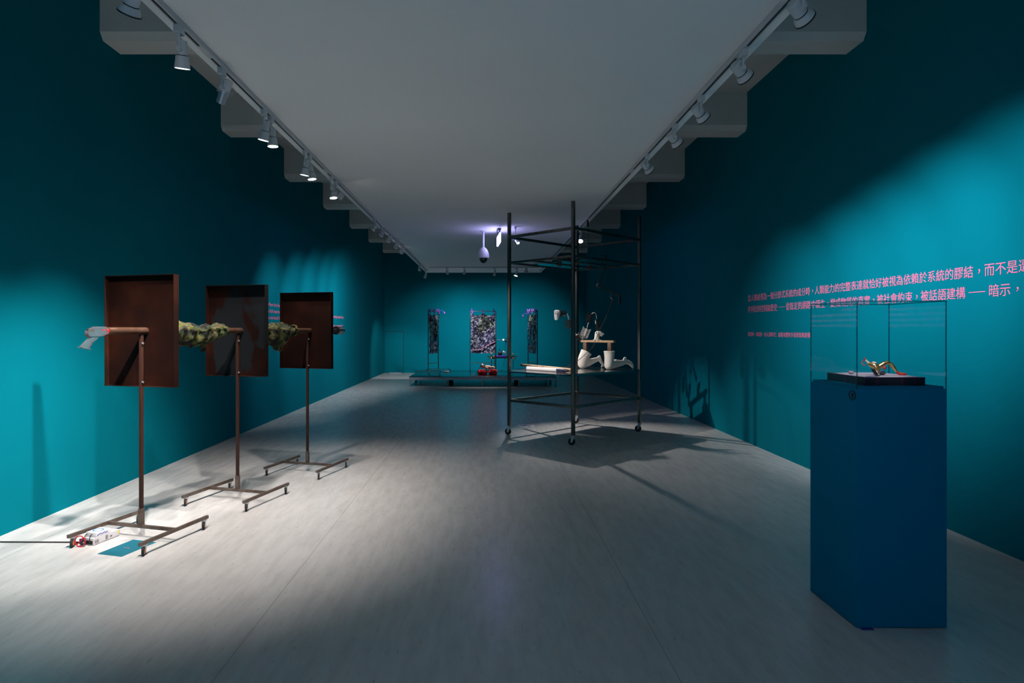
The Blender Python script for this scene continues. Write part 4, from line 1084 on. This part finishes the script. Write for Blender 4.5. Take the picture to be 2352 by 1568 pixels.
# ------------------------------------------------------------------ plinth with the glass case
PX0, PX1, PY0, PY1, PH = 1.863, 2.316, 3.171, 3.625, 1.2026
cx, cy = (PX0 + PX1) / 2, (PY0 + PY1) / 2
pl = thing('display_plinth', 'tall dark teal square plinth carrying the glass case', 'plinth', (cx, cy, 0))
MB().box((0, 0, PH / 2 + 0.002), (PX1 - PX0, PY1 - PY0, PH - 0.004), bev=0.0015).build('plinth_body', 'plinth', pl)
MB().box((-0.18, -0.235, 0.002), (0.06, 0.022, 0.003)).build('blue_tape', 'ink', pl)
m = MB()
lx = PX0 - cx - 0.0008
def face(y, z): return (lx, y, z)
m.tube([face(-0.19 + 0.028 * math.cos(a * 2 * math.pi / 36), PH - 0.035 + 0.0235 * math.sin(a * 2 * math.pi / 36)) for a in range(36)], 0.0026, 6, True)
for (y, z, w, h) in ((-0.19, PH - 0.037, 0.013, 0.024), (-0.1985, PH - 0.031, 0.004, 0.02), (-0.1815, PH - 0.031, 0.004, 0.02)):
    m.box(face(y, z), (0.0012, w, h))
m.build('hand_symbol', 'decal', pl)
ZV = 1.6465
vc = thing('glass_case', 'clear acrylic display case standing on the dark teal plinth', 'display case', (cx, cy, PH))
MB().box((0, 0, 0.006), (PX1 - PX0 - 0.020, PY1 - PY0 - 0.020, 0.012)).build('case_base', 'plinth', vc)
W2, D2, HV, tg = (PX1 - PX0) / 2, (PY1 - PY0) / 2, ZV - PH, 0.0048
for s in (-1, 1):
    MB().box((0, s * (D2 - tg / 2), HV / 2), (2 * W2 - 2 * tg, 0.0005, HV - tg)).build('pane', 'glass', vc, smooth=False)
    MB().box((s * (W2 - tg / 2), 0, HV / 2), (0.0005, 2 * D2 - 2 * tg, HV - tg)).build('pane', 'glass', vc, smooth=False)
MB().box((0, 0, HV - tg / 2), (2 * W2 - 2 * tg, 2 * D2 - 2 * tg, 0.0005)).build('top_pane', 'glass', vc, smooth=False)
m = MB()
for sx in (-1, 1):
    for sy in (-1, 1):
        m.box((sx * (W2 - tg / 2), sy * (D2 - tg / 2), HV / 2), (tg, tg, HV))
for s in (-1, 1):
    m.box((0, s * (D2 - tg / 2), HV - tg / 2), (2 * W2 - 2 * tg, tg, tg))
    m.box((s * (W2 - tg / 2), 0, HV - tg / 2), (tg, 2 * D2 - 2 * tg, tg))
m.build('pane_edges', 'glassedge', vc, smooth=False)
# flat box in the case
BZ = PH + 0.0125
bx = thing('flat_box', 'flat dark violet box with plum bands inside the glass case', 'box', (2.087, 3.3975, BZ))
bw, bd, bh = 0.306, 0.355, 0.0425
MB().box((0, 0, bh / 2), (bw, bd, bh - 0.0015)).build('box_body', 'boxside', bx)
MB().box((0, 0, bh), (bw + 0.001, bd + 0.001, 0.0012)).build('box_lid', 'boxtop', bx)
m = MB()
for x in (-0.151, -0.093, 0.036, 0.1, 0.151):
    wd = 0.006 if abs(x) > 0.14 else 0.014
    m.box((x, -bd / 2 - 0.0004, bh / 2), (wd, 0.001, bh - 0.002))
for y in (-0.174, -0.10, 0.0, 0.10, 0.174):
    wd = 0.006 if abs(y) > 0.14 else 0.016
    m.box((-bw / 2 - 0.0004, y, bh / 2), (0.001, wd, bh - 0.002))
for z in (0.002, bh - 0.003):
    m.box((0, -bd / 2 - 0.0003, z), (bw, 0.001, 0.002)).box((-bw / 2 - 0.0003, 0, z), (0.001, bd, 0.002))
m.build('plum_bands', 'strap', bx)
m = MB().tube(catmull([(-0.125, -0.145, bh + 0.0012), (-0.118, -0.132, bh + 0.0012), (-0.11, -0.148, bh + 0.0012), (-0.10, -0.132, bh + 0.0012), (-0.09, -0.146, bh + 0.0012), (-0.08, -0.136, bh + 0.0012)], 6), 0.002, 6)
m.build('violet_scribble', 'ink', bx)
ZB = BZ + bh + 0.0006
for (x, y, r, lab) in ((1.985, 3.43, 0.0135, 'small mauve stone on the flat box, left of the golden figurine'), (2.116, 3.37, 0.0155, 'small mauve stone under the arched leg of the golden figurine')):
    t = thing('stone', lab, 'stone', (x, y, ZB), 0, 'mauve stones in the glass case')
    MB().sph((0, 0, r * 0.72), r, (1.15, 0.9, 0.72), n=18).build('stone_body', 'stone', t)
    MB().tube([(r * 1.0 * math.cos(a * 0.35), r * 0.78 * math.sin(a * 0.35), r * 0.8) for a in range(18)], r * 0.10, 6, True).build('pale_ring', 'palepaint', t)
fg = thing('golden_figurine', 'small golden doll-like figurine arching backwards on the flat box', 'figurine', (2.074, 3.33, ZB))
O = V((2.074, 3.33, ZB - 0.0))
zz = ZB
m = MB()
def fl(pr): return [(p[0] - O.x, p[1] - O.y, zz + p[2] - O.z, p[3]) for p in pr]
limb(m, fl([(2.072, 3.34, 0.042, 0.0155), (2.056, 3.34, 0.050, 0.0175), (2.042, 3.352, 0.058, 0.0125)]), n=14)
limb(m, fl([(2.078, 3.337, 0.046, 0.0125), (2.100, 3.334, 0.061, 0.0125), (2.120, 3.33, 0.070, 0.0100)]), n=14)
limb(m, fl([(2.120, 3.33, 0.070, 0.0075), (2.130, 3.33, 0.066, 0.0075), (2.136, 3.33, 0.061, 0.0075)]), n=12)
limb(m, fl([(2.136, 3.33, 0.061, 0.0098), (2.147, 3.329, 0.047, 0.0105), (2.160, 3.327, 0.028, 0.0070), (2.170, 3.326, 0.016, 0.0055)]), n=14)
limb(m, fl([(2.060, 3.325, 0.036, 0.0170), (2.047, 3.298, 0.026, 0.0125), (2.035, 3.282, 0.017, 0.0090), (2.027, 3.276, 0.013, 0.0090)]), n=14)
m.sph(V((2.050, 3.322, zz + 0.046)) - O, 0.010); m.sph(V((2.050, 3.36, zz + 0.055)) - O, 0.009)
link('body', fuse('body', m, 0.0014, 2), 'gold', fg)
link('red_foot', skin_mesh('red_foot', rel([(2.162, 3.326, zz + 0.024), (2.175, 3.326, zz + 0.010), (2.196, 3.320, zz + 0.0085), (2.212, 3.316, zz + 0.0075)], O), [(0, 1), (1, 2), (2, 3)], [0.0075, 0.0085, 0.0075, 0.006], 2), 'goldred', fg)
m = MB().sph(V((2.009, 3.262, zz + 0.024)) - O, 0.0245, (0.30, 0.5, 1.0), Matrix.Rotation(R(-42), 3, 'Y'), n=16); m.build('dark_sole', 'boxside', fg)
m = MB().tube(rel([(2.026, 3.275, zz + 0.012), (2.017, 3.268, zz + 0.02)], O), [0.010, 0.011], 10); m.build('ankle', 'palepaint', fg)
link('arm', skin_mesh('arm', rel([(2.044, 3.352, zz + 0.056), (2.030, 3.36, zz + 0.070), (2.020, 3.362, zz + 0.084)], O), [(0, 1), (1, 2)], [0.009, 0.007, 0.0045], 2), 'palepaint', fg)
MB().tube(rel([(2.021, 3.362, zz + 0.083), (2.016, 3.362, zz + 0.094)], O), [0.0045, 0.0018], 8).build('red_hand', 'goldred', fg)
MB().tube(catmull(rel([(2.017, 3.36, zz + 0.080), (2.006, 3.36, zz + 0.079), (2.001, 3.358, zz + 0.070), (2.001, 3.356, zz + 0.060), (2.006, 3.352, zz + 0.054), (2.016, 3.350, zz + 0.055)], O), 6), 0.0022, 6).build('red_wire', 'goldred', fg)
m = MB().sph(V((2.099, 3.322, zz + 0.040)) - O, 0.010, (0.8, 0.6, 1.1), Matrix.Rotation(R(35), 3, 'Y')); m.build('red_heart', 'goldred', fg)
MB().sph(V((2.058, 3.348, zz + 0.064)) - O, 0.010, (1.4, 1, 0.9), n=12).sph(V((2.046, 3.34, zz + 0.05)) - O, 0.008, n=10).build('pale_cloth', 'palepaint', fg)

for o in bpy.data.objects:
    if 'label' in o and not o.parent: assert 4 <= len(o['label'].split()) <= 16, o['label']
